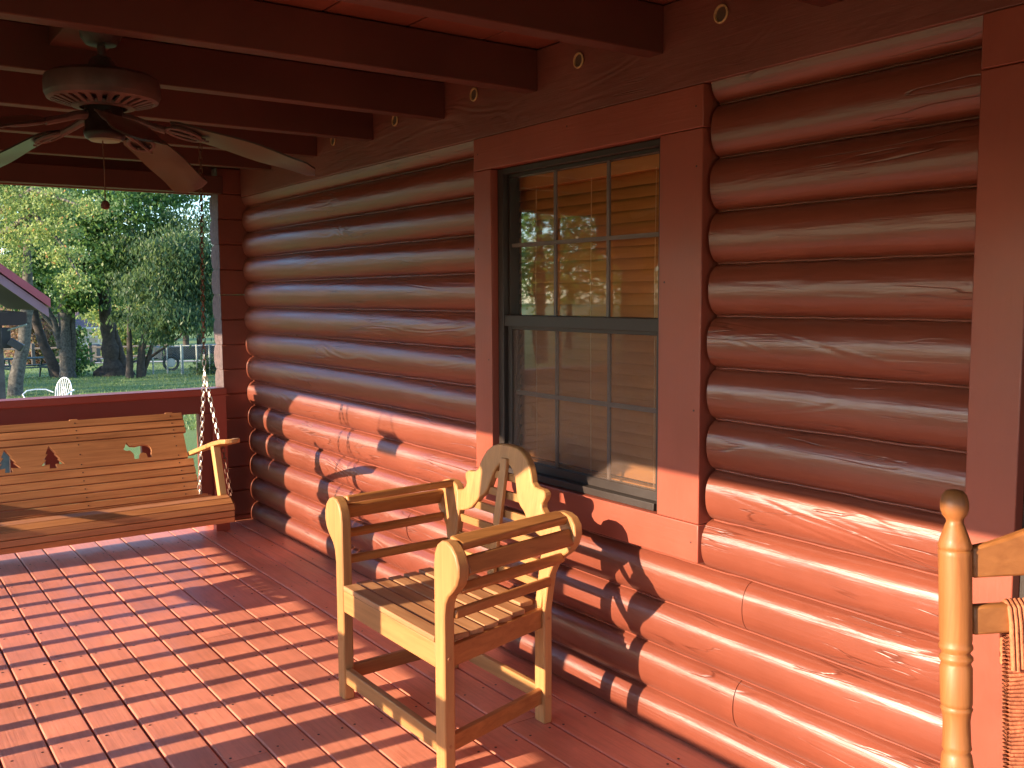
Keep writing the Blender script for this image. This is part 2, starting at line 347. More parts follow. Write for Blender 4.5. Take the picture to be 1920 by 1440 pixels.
# ------------------------------------------------------------------ porch floor
Z0 = 2.034; H = .16; YE = 6.127
def porch_floor():
    m = MB(); k0 = -1.4546
    i = -12
    cuts = {0: [3.2], 1: [2.9], -1: [4.2], 2: [1.7], -2: [3.55], 3: [4.05], 4: [3.1], 5: [4.83], 6: [3.95, 1.6], 7: [2.6], 8: [4.4]}
    while True:
        x0 = k0+.144*i+.003; x1 = x0+.138
        if x0 > -.02: break
        if x1 > -3.3:
            x1 = min(x1, -.012)
            ys = [-3.0]+sorted(cuts.get(i, [2.2+1.7*rng.random()]))+[6.25]
            for a, b in zip(ys[:-1], ys[1:]):
                dz = (rng.random()-.5)*.002; r = .005
                prof = [(x0, -.025), (x0, dz-r), (x0+r*.3, dz-r*.3), (x0+r, dz), (x0+.045, dz+.0001), (x1-.045, dz+.0001), (x1-r, dz), (x1-r*.3, dz-r*.3), (x1, dz-r), (x1, -.025)]
                ny = max(2, int((b-a)/.25)); vs = []
                for j in range(ny+1):
                    y = a+.0012+(b-a-.0024)*j/ny; wob = .0010*math.sin(y*2.1+i*1.7)
                    vs += [(px+wob, y, pz) for px, pz in prof]
                k = len(prof); fs = [tuple(range(k)), tuple(range(ny*k, (ny+1)*k))[::-1]]
                for j in range(ny): fs += [(j*k+q, j*k+(q+1) % k, (j+1)*k+(q+1) % k, (j+1)*k+q) for q in range(k)]
                m.add(vs, fs)
        i += 1
    fl = m.build('porch_floor', M['floor'], ang=16); tag(fl, kind='structure')
    s = MB()
    for i in range(-12, 11):
        x0 = k0+.144*i
        for y in np.arange(-1.6, 6.2, .41):
            for dx in (.028, .116):
                if -3.2 < x0+dx < -.05:
                    s.lathe((x0+dx+rng.normal(0, .004), y+rng.normal(0, .006), .0005), [(.0044, 0), (.0044, .0008)], 8)
    sc = s.build('floor_screws', M['screw'], fl)
    bx(-3.3, .02, -3.0, 6.2, -.17, -.03).build('under_deck_dark', M['dark'], fl)  # solid slab; the darkness below the boards is put into its colour
    m = MB()
    for k in range(8): m.box(-3.32, -3.30, -3+k*1.16, -3+k*1.16+1.15, -1.5, -.03)
    m.box(-3.3, 0, 6.2, 6.22, -1.5, -.03)
    m.build('skirt_board', M['raild'], fl)
porch_floor()

# ------------------------------------------------------------------ cabin
cabin = thing('log_cabin', 'dark red painted log cabin wall with glossy rounded logs behind the chairs', 'cabin', (0, 3, 0))
def log_profile(d=.047, h=H, n=18):
    pts = []
    for i in range(n+1):
        t = -1+2*i/n; a = abs(t)
        pts.append((-d*(1-a**2.3)**.60 if a < 1 else 0.0, t*h/2))
    return pts
def log_seg(m, k, y0, y1, zb=None, zt=None, seed=0):
    zc = Z0-H*(k-.5); pr = log_profile()
    pr = [(x, zc+z*.992) for x, z in pr]
    if zb is not None: pr = [(x, max(z, zb)) for x, z in pr]
    if zt is not None: pr = [(x, min(z, zt)) for x, z in pr]
    ny = max(2, int((y1-y0)/.09)); vs = []; ph = random.Random(int(k)*31+seed)
    a1, a2, a3 = [ph.random()*6.28 for _ in range(3)]
    for j in range(ny+1):
        y = y0+(y1-y0)*j/ny
        sw = .0022*math.sin(y*1.9+a1)+.0012*math.sin(y*5.3+a2); sz = .0012*math.sin(y*3.1+a3)
        for x, z in pr: vs.append((x*(1+sw/.05)-.0005, y, z+sz*(-x/.05)))
        vs.append((.06, y, pr[-1][1])); vs.append((.06, y, pr[0][1]))
    q = len(pr)+2; fs = [tuple(range(q))[::-1], tuple(range(ny*q, (ny+1)*q))]
    for j in range(ny): fs += [(j*q+i, j*q+(i+1) % q, (j+1)*q+(i+1) % q, (j+1)*q+i) for i in range(q)]
    m.add(vs, fs)
WY0, WY1 = 2.090, 3.362          # window casing, outer edges
DY = 1.229                       # door casing edge
m = MB(); mb = MB()
for k in range(0, 14):
    top, bot = Z0-H*(k-1), Z0-H*k
    zt = 2.094 if k == 0 else None; zb = .004 if k == 13 else None
    joints = {10: 1.918, 12: 1.95}.get(k)
    if bot < .60:
        segs = [(DY-.02, joints), (joints+.0025, YE)] if joints else [(DY-.02, 4.6-.3*(k % 3)), (4.6-.3*(k % 3)+.001, YE)] if k == 11 else [(DY-.02, YE)]
    else: segs = [(DY-.02, WY0-.016), (WY1-.02, YE)]
    for i, (a, b) in enumerate(segs): log_seg(m, k, a, b, zb, zt, i)
    # far side of the door, towards and behind the viewer
    log_seg(m, k, -3.0, .05, zb, zt, 5)
    if 0 < k < 14:
        zz = Z0-H*k+H
        for (a, b) in ([(DY, YE)] if zz < .61 else [(DY, WY0-.016), (WY1, YE)]):
            n = int((b-a)/.06); pts = [(-.0035-.0015*rng.random(), a+(b-a)*j/n, zz+.0008*rng.normal()) for j in range(n+1)]
            mb.tube(pts, .0035, 6)
m.build('log_siding', M['log'], cabin, ang=50)
mb.build('caulk_bead', M['bead'], cabin, ang=80)
bx(.06, .16, -3, 6.3, -.3, 2.36).build('wall_core', M['dark'], cabin) if False else None
m = MB(); m.box(.061, .10, -3, WY0+.12, -.3, 2.36); m.box(.061, .10, WY1-.12, 6.3, -.3, 2.36); m.box(.061, .10, WY0+.12, WY1-.12, -.3, .72); m.box(.061, .10, WY0+.12, WY1-.12, 1.99, 2.36)
m.build('wall_backing', M['dark'], cabin)
# room behind the window
m = MB(); m.box(.9, .92, 1.6, 3.9, 0, 2.4); m.box(.1, .9, 1.58, 1.6, 0, 2.4); m.box(.1, .9, 3.9, 3.92, 0, 2.4); m.box(.1, .9, 1.6, 3.9, -.02, 0); m.box(.1, .9, 1.6, 3.9, 2.4, 2.42)
m.build('room', M['dark'], cabin)
hd = bx(-.060, .055, -3, 6.10, 2.094, 2.362).build('header_board', M['header'], cabin, .004)
for i, y in enumerate((.69, 1.355, 2.022, 2.682, 3.352, 4.022, 4.693, 5.36)):
    z = 2.284-.003*i
    v = MB().lathe((-.060, y, z), [(.021, 0), (.0255, .001), (.0275, .004), (.027, .007), (.0225, .008), (.021, .003), (.0205, .0005)], 28, (-1, 0, 0)).build('vent', M['white_p'], cabin)
    MB().lathe((-.0605, y, z), [(.0205, 0), (.0205, .002)], 20, (-1, 0, 0)).build('vent_mesh', M['ventin'], v)
# corner stack at the far end: flat face to the porch, rounded face outwards
m = MB(); e = MB()
for k in range(-2, 14):
    zt = Z0-H*(k+.5); zb = max(zt-H, .003)
    if zt < .02: break
    if zt > 2.36: zt = 2.36
    yw = YE; hh = (zt-zb)/2; zc = (zt+zb)/2; poly = [(yw+.006, zb+.001), (yw, zb+.007), (yw, zt-.007), (yw+.006, zt-.001)]
    poly += [(yw+.12+.045*(1-abs(t)**2.2)**.6, zc+hh*t*.985) for t in (1, .93, .8, .6, .35, 0, -.35, -.6, -.8, -.93, -1)]
    xe = -.196-.006*random.random()
    m.prism(poly, lambda p, s_: ((.3 if s_ else xe), p[0], p[1]))
    e.prism(poly, lambda p, s_: ((xe-.0005 if s_ else xe-.0035), p[0]+.0005, p[1]))
st = m.build('corner_log_stack', M['stub'], cabin)
e.build('end_grain', M['endgrain'], st)
bx(-.045, -.012, YE-.05, YE-.004, 2.094, 2.36)
# window: casing, frame, sashes, glass, blind
win = MB()
fx = -.030
win.box(fx, .05, 2.276, 2.312, .742, 1.962); win.box(fx, .05, 3.200, 3.238, .742, 1.962)
win.box(fx+.001, .05, 2.312, 3.200, 1.940, 1.962); win.box(fx-.012, .05, 2.312, 3.200, .742, .768)
win.box(fx+.004, .045, 2.312, 3.200, 1.338, 1.382)
W = win.build('window', M['wframe'], cabin, .002)
for a_, b_ in ((WY0, 2.2755), (3.2385, WY1)): bx(-.062, .02, a_, b_, .742, 1.963).build('side_casing', M['trim'], W, .003)
bx(-.0625, .02, WY0, WY1, 1.9645, 2.0935).build('head_casing', M['trimh'], W, .003)
bx(-.0625, .02, WY0, WY1, .617, .7405).build('sill_casing', M['trimh'], W, .003)
for y_, z_ in ((2.12, .68), (2.7, .65), (3.33, .68), (2.12, 2.03), (2.75, 2.06), (3.33, 2.03), (2.115, 1.1), (2.25, 1.5), (2.115, 1.85), (3.26, 1.2), (3.33, 1.65)):
    MB().lathe((-.0622, y_, z_), [(.0036, 0), (.0032, .0008)], 8, (-1, 0, 0)).build('nail_head', M['screw'], W)
m = MB(); m.box(-.010, .02, 2.312, 3.200, .768, .800); m.box(-.010, .02, 2.3125, 2.338, .8, 1.338); m.box(-.010, .02, 3.172, 3.1995, .8, 1.338); m.box(-.0102, .02, 2.338, 3.172, 1.325, 1.3385)
m.box(-.004, .03, 2.3125, 2.324, 1.382, 1.94); m.box(-.004, .03, 3.188, 3.1995, 1.382, 1.94); m.box(-.0042, .03, 2.324, 3.188, 1.926, 1.9395)
m.build('sash', M['wframe'], W, .0015)
m = MB()
for y in (2.602, 2.906): m.box(.004, .012, y-.007, y+.007, 1.383, 1.926); m.box(.010, .018, y-.007, y+.007, .80, 1.325)
m.box(.0035, .0125, 2.324, 3.188, 1.652, 1.667); m.box(.0095, .0185, 2.338, 3.172, 1.062, 1.078)
m.build('muntin', M['muntin'], W)
MB().add([(.014, 2.32, 1.38), (.014, 3.19, 1.38), (.014, 3.19, 1.93), (.014, 2.32, 1.93)], [(0, 1, 2, 3)]).build('glass_pane', M['glass'], W)
MB().add([(.021, 2.33, .79), (.021, 3.18, .79), (.021, 3.18, 1.33), (.021, 2.33, 1.33)], [(0, 1, 2, 3)]).build('glass_pane', M['glass'], W)
MB().add([(-.002, 2.335, .798), (-.002, 3.175, .798), (-.002, 3.175, 1.328), (-.002, 2.335, 1.328)], [(0, 1, 2, 3)]).build('insect_screen', M['screen'], W)
m = MB()
z = 1.862
while z > .80:
    tl = R(66); dx, dz = .024*math.cos(tl), .024*math.sin(tl); cx = .085
    vs = []
    for y in (2.26, 3.25):
        for t in (-1, -.5, 0, .5, 1):
            bow = .002*(1-t*t); vs += [(cx+t*dx-bow, y, z+t*dz), (cx+t*dx-bow+.0022, y, z+t*dz+.001)]
    fs = []
    for i in range(4):
        a = 2*i; fs += [(a, a+2, a+12, a+10), (a+1, a+11, a+13, a+3)]
    fs += [(0, 10, 11, 1), (8, 9, 19, 18)]
    m.add(vs, fs); z -= .0415
m.box(.07, .10, 2.26, 3.25, .775, .79)
bl = m.build('window_blind', M['blind'], W, ang=60)
m = MB(); m.box(.062, .112, 2.255, 3.255, 1.885, 1.965); m.build('blind_headrail', M['blind'], W, .002)
m = MB()
for y in (2.42, 2.76, 3.10): m.tube([(.062, y, 1.89), (.060, y+.002, 1.5), (.062, y, .79)], .0011, 5); m.tube([(.108, y+.01, 1.89), (.108, y+.01, .79)], .0011, 5)
m.tube([(.055, 2.37, 1.89), (.053, 2.372, 1.4), (.054, 2.37, 1.25)], .0016, 5); m.tube([(.055, 2.385, 1.89), (.053, 2.383, 1.5), (.054, 2.385, 1.31)], .0016, 5)
m.build('blind_cord', M['cord'], W)
# door casing at the near end
m = MB(); m.box(-.062, .03, 1.107, DY, .0, 1.968); m.box(-.0625, .03, .05, DY, 1.9695, 2.0935); m.box(-.062, .03, .05, .17, 0, 1.968)
dc = m.build('door_casing', M['trim'], cabin, .003)
bx(-.030, .03, 1.075, 1.1065, 0, 1.968).build('door_jamb', M['wframe'], dc)
bx(-.012, .02, .17, 1.0745, .01, 1.968).build('door', M['dark'], cabin)

# ------------------------------------------------------------------ porch roof
roof = thing('porch_roof', 'dark red timber porch ceiling with exposed joists above the deck', 'porch roof', (-1.6, 3, 2.2))
JY = [2.333+.6605*i-.034 for i in range(-8, 7)]
for i, y in enumerate(JY):
    if y > 6.35: break
    s = MB(); n = 10; w2 = .034; vs = []
    for j in range(n+1):
        x = -3.45+(3.45-.0605)*j/n; sg = .002*math.sin(x*1.3+i)
        vs += [(x, y-w2, 2.212+sg), (x, y+w2, 2.212+sg), (x, y+w2, 2.361), (x, y-w2, 2.361)]
    fs = [(0, 1, 2, 3), (n*4+3, n*4+2, n*4+1, n*4)]
    for j in range(n): fs += [(j*4+q, j*4+(q+1) % 4, j*4+4+(q+1) % 4, j*4+4+q) for q in range(4)]
    s.add(vs, fs).build('joist', M['joist'], roof, .003)
m = MB(); x = -.0; xs = [-.598+.307*k for k in range(2, -10, -1)]
for a, b in zip(xs[1:], xs[:-1]):
    m.box(a+.004, min(b-.004, .05), -3.0, 6.35, 2.366, 2.385)
m.build('ceiling_board', M['ceil'], roof, .003)
bx(-3.6, .3, -3.05, 6.5, 2.386, 2.42).build('roof_light_block', M['soffit'], roof)  # solid sheet added above the ceiling boards to block light
bx(-3.13, -3.0, -3.0, 6.25, 1.80, 2.208).build('front_beam', M['joist'], roof, .004)
bx(-3.49, -3.455, -3.05, 6.45, 2.19, 2.385).build('fascia', M['raild'], roof, .003)
bx(-3.4, -.20, 6.02, 6.10, 2.102, 2.209).build('end_beam', M['joist'], roof, .003)
bx(-3.49, .3, 6.44, 6.475, 2.13, 2.385).build('end_blocking_board', M['raild'], roof, .003)  # blocking board added to close the bright sky gap at the corner
bx(-.19, .3, 6.30, 6.43, 2.15, 2.385).build('end_filler', M['joist'], roof)
bx(-1.60, -1.42, 3.004, 3.60, 2.30, 2.360).build('fan_mounting_block', M['joist'], roof, .003)
def post(y, lab, wy=.2):
    p = thing('porch_post', lab, 'porch post', (-3.07, y, 0), 'posts along the open front of the porch')
    bx(-3.13, -3.01, y-wy/2, y+wy/2, -1.4, 1.797).build('shaft', M['raild'], p, .004)
    for s_ in (-1, 1):
        MB().prism([(y+s_*wy/2, 1.60), (y+s_*(wy/2+.30), 1.797), (y+s_*(wy/2+.24), 1.797), (y+s_*wy/2, 1.797)] if False else
                   [(y+s_*(wy/2+.001), 1.64), (y+s_*(wy/2+.24), 1.797), (y+s_*(wy/2+.001), 1.797)],
                   lambda q, t: (-3.10+.06*t, q[0], q[1])).build('brace', M['raild'], p)
post(5.815, 'far porch post at the corner by the end railing, outside the left edge', .26)
post(3.04, 'middle porch post casting a wide shadow across the wooden armchair')
post(.15, 'near porch post beside the viewer on the open side')
fr = thing('front_railing', 'red porch railing whose balusters cast the striped shadows on the deck', 'railing', (-3.07, 3, 0))
bx(-3.14, -3.00, -2.9, 6.1, .858, .900).build('cap', M['rail'], fr, .004)
bx(-3.085, -3.045, -2.9, 6.1, .764, .857).build('top_rail', M['raild'], fr, .003)
bx(-3.085, -3.045, -2.9, 6.1, .06, .11).build('bottom_rail', M['raild'], fr, .003)
base = None; yb = 5.69
k = 0
while yb > -2.8:
    if all(abs(yb-q) > .13 for q in (5.80, 3.04, .15)):
        wv = .028+.006*((k % 3) == 0)
        if base is None:
            base = bx(-3.085, -3.045, yb-wv, yb+wv, .111, .763).build('baluster', M['raild'], fr); b0 = yb
        else:
            c = base.copy(); C.objects.link(c); c.location = (0, yb-b0, 0)
    yb -= .2035; k += 1
er = thing('end_railing', 'red railing with a glossy flat cap closing the far end of the porch', 'railing', (-1.6, 5.96, 0))
bx(-3.0, -.262, 5.885, 6.02, .857, .900).build('cap', M['rail'], er, .005)
bx(-3.0, -.262, 5.93, 5.968, .745, .856).build('top_rail', M['raild'], er, .003)
bx(-3.0, -.262, 5.93, 5.968, .06, .15).build('bottom_rail', M['raild'], er, .003)
bx(-.350, -.262, 5.90, 6.12, .0, .8565).build('wall_post', M['rail'], er, .003)
bx(-.425, -.3505, 5.93, 5.99, .151, .744).build('wide_post', M['raild'], er, .003)
base = None
for i, xc in enumerate([-.559-.176*j for j in range(14)]):
    if base is None: base = bx(xc-.036, xc+.036, 5.93, 5.968, .151, .744).build('baluster', M['raild'], er); x0 = xc
    else:
        c = base.copy(); C.objects.link(c); c.location = (xc-x0, 0, 0)
hb = thing('hanging_feeder', 'small flat bird feeder hanging from the porch beam by thin wires', 'bird feeder', (-3.02, 4.35, 1.62))
m = MB(); m.box(-3.08, -2.97, 4.25, 4.45, 1.585, 1.598); m.box(-3.08, -3.07, 4.25, 4.45, 1.598, 1.665); m.box(-2.98, -2.97, 4.25, 4.45, 1.598, 1.665); m.box(-3.07, -2.98, 4.25, 4.26, 1.598, 1.66); m.box(-3.07, -2.98, 4.44, 4.45, 1.598, 1.66)
m.build('tray', M['raild'], hb)
for a_, b_ in ((4.26, 4.31), (4.44, 4.39)): MB().tube([(-3.03, a_, 1.66), (-3.03, b_, 1.799)], .003, 6).build('hanging_wire', M['zinc'], hb)

# ------------------------------------------------------------------ ceiling fan
fh = Vector((-1.514, 3.233, 2.016))
fan = thing('ceiling_fan', 'dark bronze ceiling fan with drooping blades under the porch joists', 'ceiling fan', tuple(fh))
MB().lathe((fh.x, fh.y, 2.235), [(.062, .064), (.064, .05), (.058, .022), (.045, .004), (.030, 0), (.012, .0)], 32).build('canopy', M['fan'], fan)
MB().lathe((fh.x, fh.y, 2.14), [(.0125, .1), (.0125, 0)], 16).build('rod', M['fan'], fan)
zt = fh.z+.138
MB().lathe((fh.x, fh.y, zt), [(.014, .05), (.030, .044), (.040, .028), (.043, .0), (.042, -.02)], 24).build('rod_collar', M['fan'], fan)
mo = MB().lathe((fh.x, fh.y, zt), [(.04, .004), (.10, .0), (.150, -.008), (.166, -.020), (.169, -.035), (.169, -.068), (.164, -.078), (.150, -.086)], 64).build('motor_housing', M['fan'], fan)
m = MB()
seg = 26
for i in range(seg):                                     # vent ring: ribs with dark slots between
    a0 = 2*math.pi*i/seg; a1 = a0+2*math.pi/seg*.52
    def cv(r, a, z): return (fh.x+r*math.cos(a), fh.y+r*math.sin(a), z)
    vs = [cv(.152, a0, zt-.086), cv(.152, a1, zt-.086), cv(.092, a1-.02, zt-.104), cv(.092, a0-.02, zt-.104),
          cv(.152, a0, zt-.080), cv(.152, a1, zt-.080), cv(.092, a1-.02, zt-.095), cv(.092, a0-.02, zt-.095)]
    m.add(vs, [(0,1,2,3),(7,6,5,4),(0,4,5,1),(1,5,6,2),(2,6,7,3),(3,7,4,0)])
m.lathe((fh.x, fh.y, zt), [(.166, -.074), (.162, -.084), (.150, -.089), (.146, -.086), (.146, -.078)], 64)
m.lathe((fh.x, fh.y, zt), [(.094, -.094), (.092, -.106), (.070, -.108), (.070, -.095)], 48)
m.build('vent_ring', M['fan'], mo)
MB().lathe((fh.x, fh.y, zt), [(.15, -.072), (.14, -.080), (.09, -.090), (.02, -.09)], 48).build('vent_core', M['fand'], mo)
MB().lathe((fh.x, fh.y, fh.z), [(.056, .034), (.057, .02), (.057, -.034), (.061, -.040), (.061, -.050), (.057, -.060), (.050, -.066)], 40).build('switch_housing', M['fand'], fan)
MB().lathe((fh.x, fh.y, fh.z-.0665), [(.048, .001), (.043, -.004), (.02, -.006), (.004, -.006)], 32).build('bottom_cap', M['glow'], fan)
for k in range(5):
    a = R(-23+72*k); d = Vector((math.cos(a), math.sin(a), 0)); q = Vector((-math.sin(a), math.cos(a), 0))
    def sag(r): t = max(0, (r-.12)/.52); return -.012-.145*t**1.25
    vs = []; n = 16; rnd = random.Random(k)
    for i in range(n+1):
        t = i/n; r = .20+.44*t; hw = .058+.014*t
        if t > .9: hw *= math.sqrt(max(.12, 1-((t-.9)/.1)**2*.75))
        if t < .06: hw *= .8
        tw = R(-13)
        for s_ in (-1, -.5, 0, .5, 1):
            wz = .006*math.sin(t*9+k)*s_*t + .004*t*t*(s_*s_)
            p = fh+d*r+q*(s_*hw*math.cos(tw))+Vector((0, 0, sag(r)+s_*hw*math.sin(tw)+wz)); vs += [p, p+Vector((0, 0, .006))]
    fs = []
    for i in range(n):
        for j in range(4):
            o = i*10+j*2; fs += [(o, o+2, o+12, o+10), (o+1, o+11, o+13, o+3)]
        o = i*10; fs += [(o, o+10, o+11, o+1), (o+8, o+9, o+19, o+18)]
    fs += [(2*j, 2*j+1, 2*j+3, 2*j+2) for j in range(4)]+[(n*10+2*j, n*10+2*j+2, n*10+2*j+3, n*10+2*j+1) for j in range(4)]
    bl = MB().add(vs, fs).build('blade', M['blade'], fan, ang=50)
    m = MB()
    pts = [fh+d*r+Vector((0, 0, sag(r)+z)) for r, z in ((.045, .018), (.09, .010), (.13, -.004), (.18, -.010))]
    m.tube(pts, [.016, .013, .011, .012], 8)
    ring = []
    for j in range(16):
        an = 2*math.pi*j/16; rr = .235+.052*math.cos(an); yy = .036*math.sin(an)
        ring.append(fh+d*rr+q*yy+Vector((0, 0, sag(rr)-.008+yy*math.sin(R(-13)))))
    m.tube(ring, .0065, 6, closed=True)
    m.tube([fh+d*.18+Vector((0, 0, sag(.18)-.008)), fh+d*.235+Vector((0, 0, sag(.235)-.010)), fh+d*.30+Vector((0, 0, sag(.30)-.008))], .006, 6)
    for rr, yy in ((.26, .022), (.26, -.022), (.305, 0)): m.lathe(fh+d*rr+q*yy+Vector((0, 0, sag(rr)-.014-yy*.22)), [(.005, 0), (.006, .006)], 10)
    m.build('blade_arm', M['fan'], bl)
m = MB(); pc = Vector((fh.x-.012, fh.y-.02, fh.z-.06))
m.tube([pc, pc+Vector((.002, 0, -.1)), pc+Vector((0, 0, -.195))], .0020, 6)
ch = m.build('pull_chain', M['rust'], fan)
MB().lathe(pc+Vector((0, 0, -.222)), [(.004, .028), (.010, .024), (.0135, .014), (.012, .004), (.004, 0)], 16).build('pull_knob', M['joist'], ch)

# ------------------------------------------------------------------ chain helper
def chain(a, b, r=.0024, pitch=.026, wd=.0085, m=None, twist=0):
    m = m or MB(); a = Vector(a); b = Vector(b); L_ = (b-a).length; n = max(1, round(L_/pitch)); d = (b-a)/L_
    s0 = d.cross(Vector((0, 1, .1))).normalized(); s1 = d.cross(s0)
    for i in range(n):
        c = a+d*(L_*(i+.5)/n); sd_ = s0 if i % 2 else s1; hl = pitch*.5+r*1.3
        ring = []
        for j in range(10):
            an = 2*math.pi*j/10; ring.append(c+sd_*(wd*math.sin(an))+d*((hl-wd*.9)*(1 if math.cos(an) > 0 else -1)+wd*.9*math.cos(an)))
        m.tube(ring, r, 5, closed=True)
    return m

# ------------------------------------------------------------------ porch swing
SX0, SX1 = -2.235, -.762
sw = thing('porch_swing', 'brown slatted porch swing with bear and pine tree cut-outs on chains', 'porch swing', ((SX0+SX1)/2, 4.7, .42))
def bk(z, off=0): return 4.86+(z-.46)*.60+off          # y of back plane (front face)
def slat_back(z0, z1, xl, xr, name='back_slat', mat='swing'):
    g = .0022; z0 += g; z1 -= g
    vs = [(x, bk(z)+o, z-o*.5) for x in (xl, xr) for z, o in ((z0, 0), (z1, 0), (z1, .018), (z0, .018))]
    return MB().add(vs, [(0,1,2,3),(7,6,5,4),(0,4,5,1),(1,5,6,2),(2,6,7,3),(3,7,4,0)]).build(name, M[mat], sw, .002)
zz = [.862, .826, .792, .761]
for a, b in zip(zz[1:], zz[:-1]): slat_back(a, b, SX0, -.771+.004*(b < .83))
zz = [.638, .599, .564, .527, .490, .452]
for a, b in zip(zz[1:], zz[:-1]): slat_back(a, b, SX0-.004, -.758)
# wide board with cut-outs: planar mesh with holes, then thickness
bear = [(-1.09,.704),(-1.081,.717),(-1.070,.737),(-1.056,.720),(-1.03,.716),(-1.007,.7205),(-.985,.7195),(-.969,.715),(-.958,.703),(-.9555,.69),(-.960,.679),(-.958,.658),(-.981,.658),(-.984,.678),(-.998,.683),(-1.013,.681),(-1.017,.673),(-1.020,.657),(-1.045,.657),(-1.044,.671),(-1.046,.684),(-1.059,.698),(-1.075,.698)]
tree = [(-1.425,.752),(-1.397,.716),(-1.404,.716),(-1.382,.691),(-1.392,.692),(-1.366,.666),(-1.404,.670),(-1.400,.651),(-1.434,.651),(-1.430,.670),(-1.468,.666),(-1.443,.692),(-1.456,.691),(-1.434,.716),(-1.443,.716)]
shapes = [bear, tree, [(x-.19, z) for x, z in tree], [(-3.0-x, z) for x, z in bear]]
def board_with_holes():
    bm = bmesh.new(); z0, z1 = .641, .758; xl, xr = SX0, -.783
    def loop(pts):
        vs = [bm.verts.new((x, 0, z)) for x, z in pts]
        return [bm.edges.new((vs[i], vs[(i+1) % len(vs)])) for i in range(len(vs))]
    es = loop([(xl, z0), (xr, z0), (xr, z1), (xl, z1)])
    for s_ in shapes: es += loop(s_)
    bmesh.ops.triangle_fill(bm, use_beauty=True, use_dissolve=False, edges=es)
    # triangle_fill can fill the holes too: drop the faces whose centre is inside a cut-out
    def inside(p, poly):
        c = False; n = len(poly)
        for i in range(n):
            (x1, y1), (x2, y2) = poly[i], poly[(i+1) % n]
            if (y1 > p[1]) != (y2 > p[1]) and p[0] < (x2-x1)*(p[1]-y1)/(y2-y1)+x1: c = not c
        return c
    kill = [f for f in bm.faces if any(inside((f.calc_center_median().x, f.calc_center_median().z), s_) for s_ in shapes)]
    bmesh.ops.delete(bm, geom=kill, context='FACES_ONLY')
    ge = bmesh.ops.extrude_face_region(bm, geom=list(bm.faces))
    for v in ge['geom']:
        if isinstance(v, bmesh.types.BMVert): v.co.y += .018; v.co.z -= .009
    for v in bm.verts: v.co.y += bk(v.co.z) if v.co.y < .009 else bk(v.co.z+.009)
    bmesh.ops.recalc_face_normals(bm, faces=bm.faces)
    org = Vector(sw['_o'])
    for v in bm.verts: v.co -= org
    me = bpy.data.meshes.new('cutout_board'); bm.to_mesh(me); bm.free(); me.materials.append(M['swing'])
    o = bpy.data.objects.new('cutout_board', me); C.objects.link(o); o.parent = sw
board_with_holes()
for x in (-.832, -1.293, -1.754, -2.175):
    bs_ = MB().bar((x, bk(.40)+.034, .40), (x, bk(.855)+.034, .855), .03, .038, (0, 1, 0)).build('back_support', M['swing'], sw, .002)
    for z in (.845, .81, .777, .745, .70, .655, .619, .582, .546, .508, .472):
        MB().lathe((x+.003*random.random(), bk(z)+.0005, z), [(.0038, 0), (.0034, .0012)], 8, (0, -.86, .5)).build('screw', M['screw'], bs_)
# seat: slats over a raked frame, rolled front edge
prof = [(4.835, .452), (4.775, .455), (4.715, .461), (4.655, .469), (4.595, .480), (4.552, .492)]
for i, (y, z) in enumerate(prof):
    y2 = y-.052; z2 = z+.010
    vs = [(x, yy, q) for x in (SX0+.02, -.747) for yy, q in ((y, z), (y2, z2), (y2, z2+.017), (y, z+.017))]
    MB().add(vs, [(0,1,2,3),(7,6,5,4),(0,4,5,1),(1,5,6,2),(2,6,7,3),(3,7,4,0)]).build('seat_slat', M['swing'], sw, .002)
fp = [(4.500, .5215), (4.452, .5135), (4.416, .492), (4.404, .461), (4.402, .431), (4.407, .402)]
for i in range(5):
    (ya, za), (yb_, zb_) = fp[i], fp[i+1]; a2 = Vector((0, ya, za)); b2 = Vector((0, yb_, zb_)); d2 = (b2-a2).normalized(); n2 = Vector((0, d2.z, -d2.y)); n2 = n2 if n2.y < 0 or n2.z > 0 else -n2
    a2 = a2+d2*.0018; b2 = b2-d2*.0018; ins = -n2*.015
    vs = [(x, p.y, p.z) for x in (SX0+.02, -.743+.003*(i == 2)) for p in (a2, b2, b2+ins, a2+ins)]
    MB().add(vs, [(0,1,2,3),(7,6,5,4),(0,4,5,1),(1,5,6,2),(2,6,7,3),(3,7,4,0)]).build('front_slat', M['swing'], sw, .002)
for x in (-.785, -1.27, -1.75, -2.19):
    MB().prism([(4.428, .41), (4.432, .470), (4.46, .490), (4.60, .468), (4.84, .446), (4.90, .40), (4.88, .37), (4.6, .385)], lambda p, s_: (x-.018+.036*s_, p[0], p[1])).build('seat_rail', M['swing'], sw, .002)
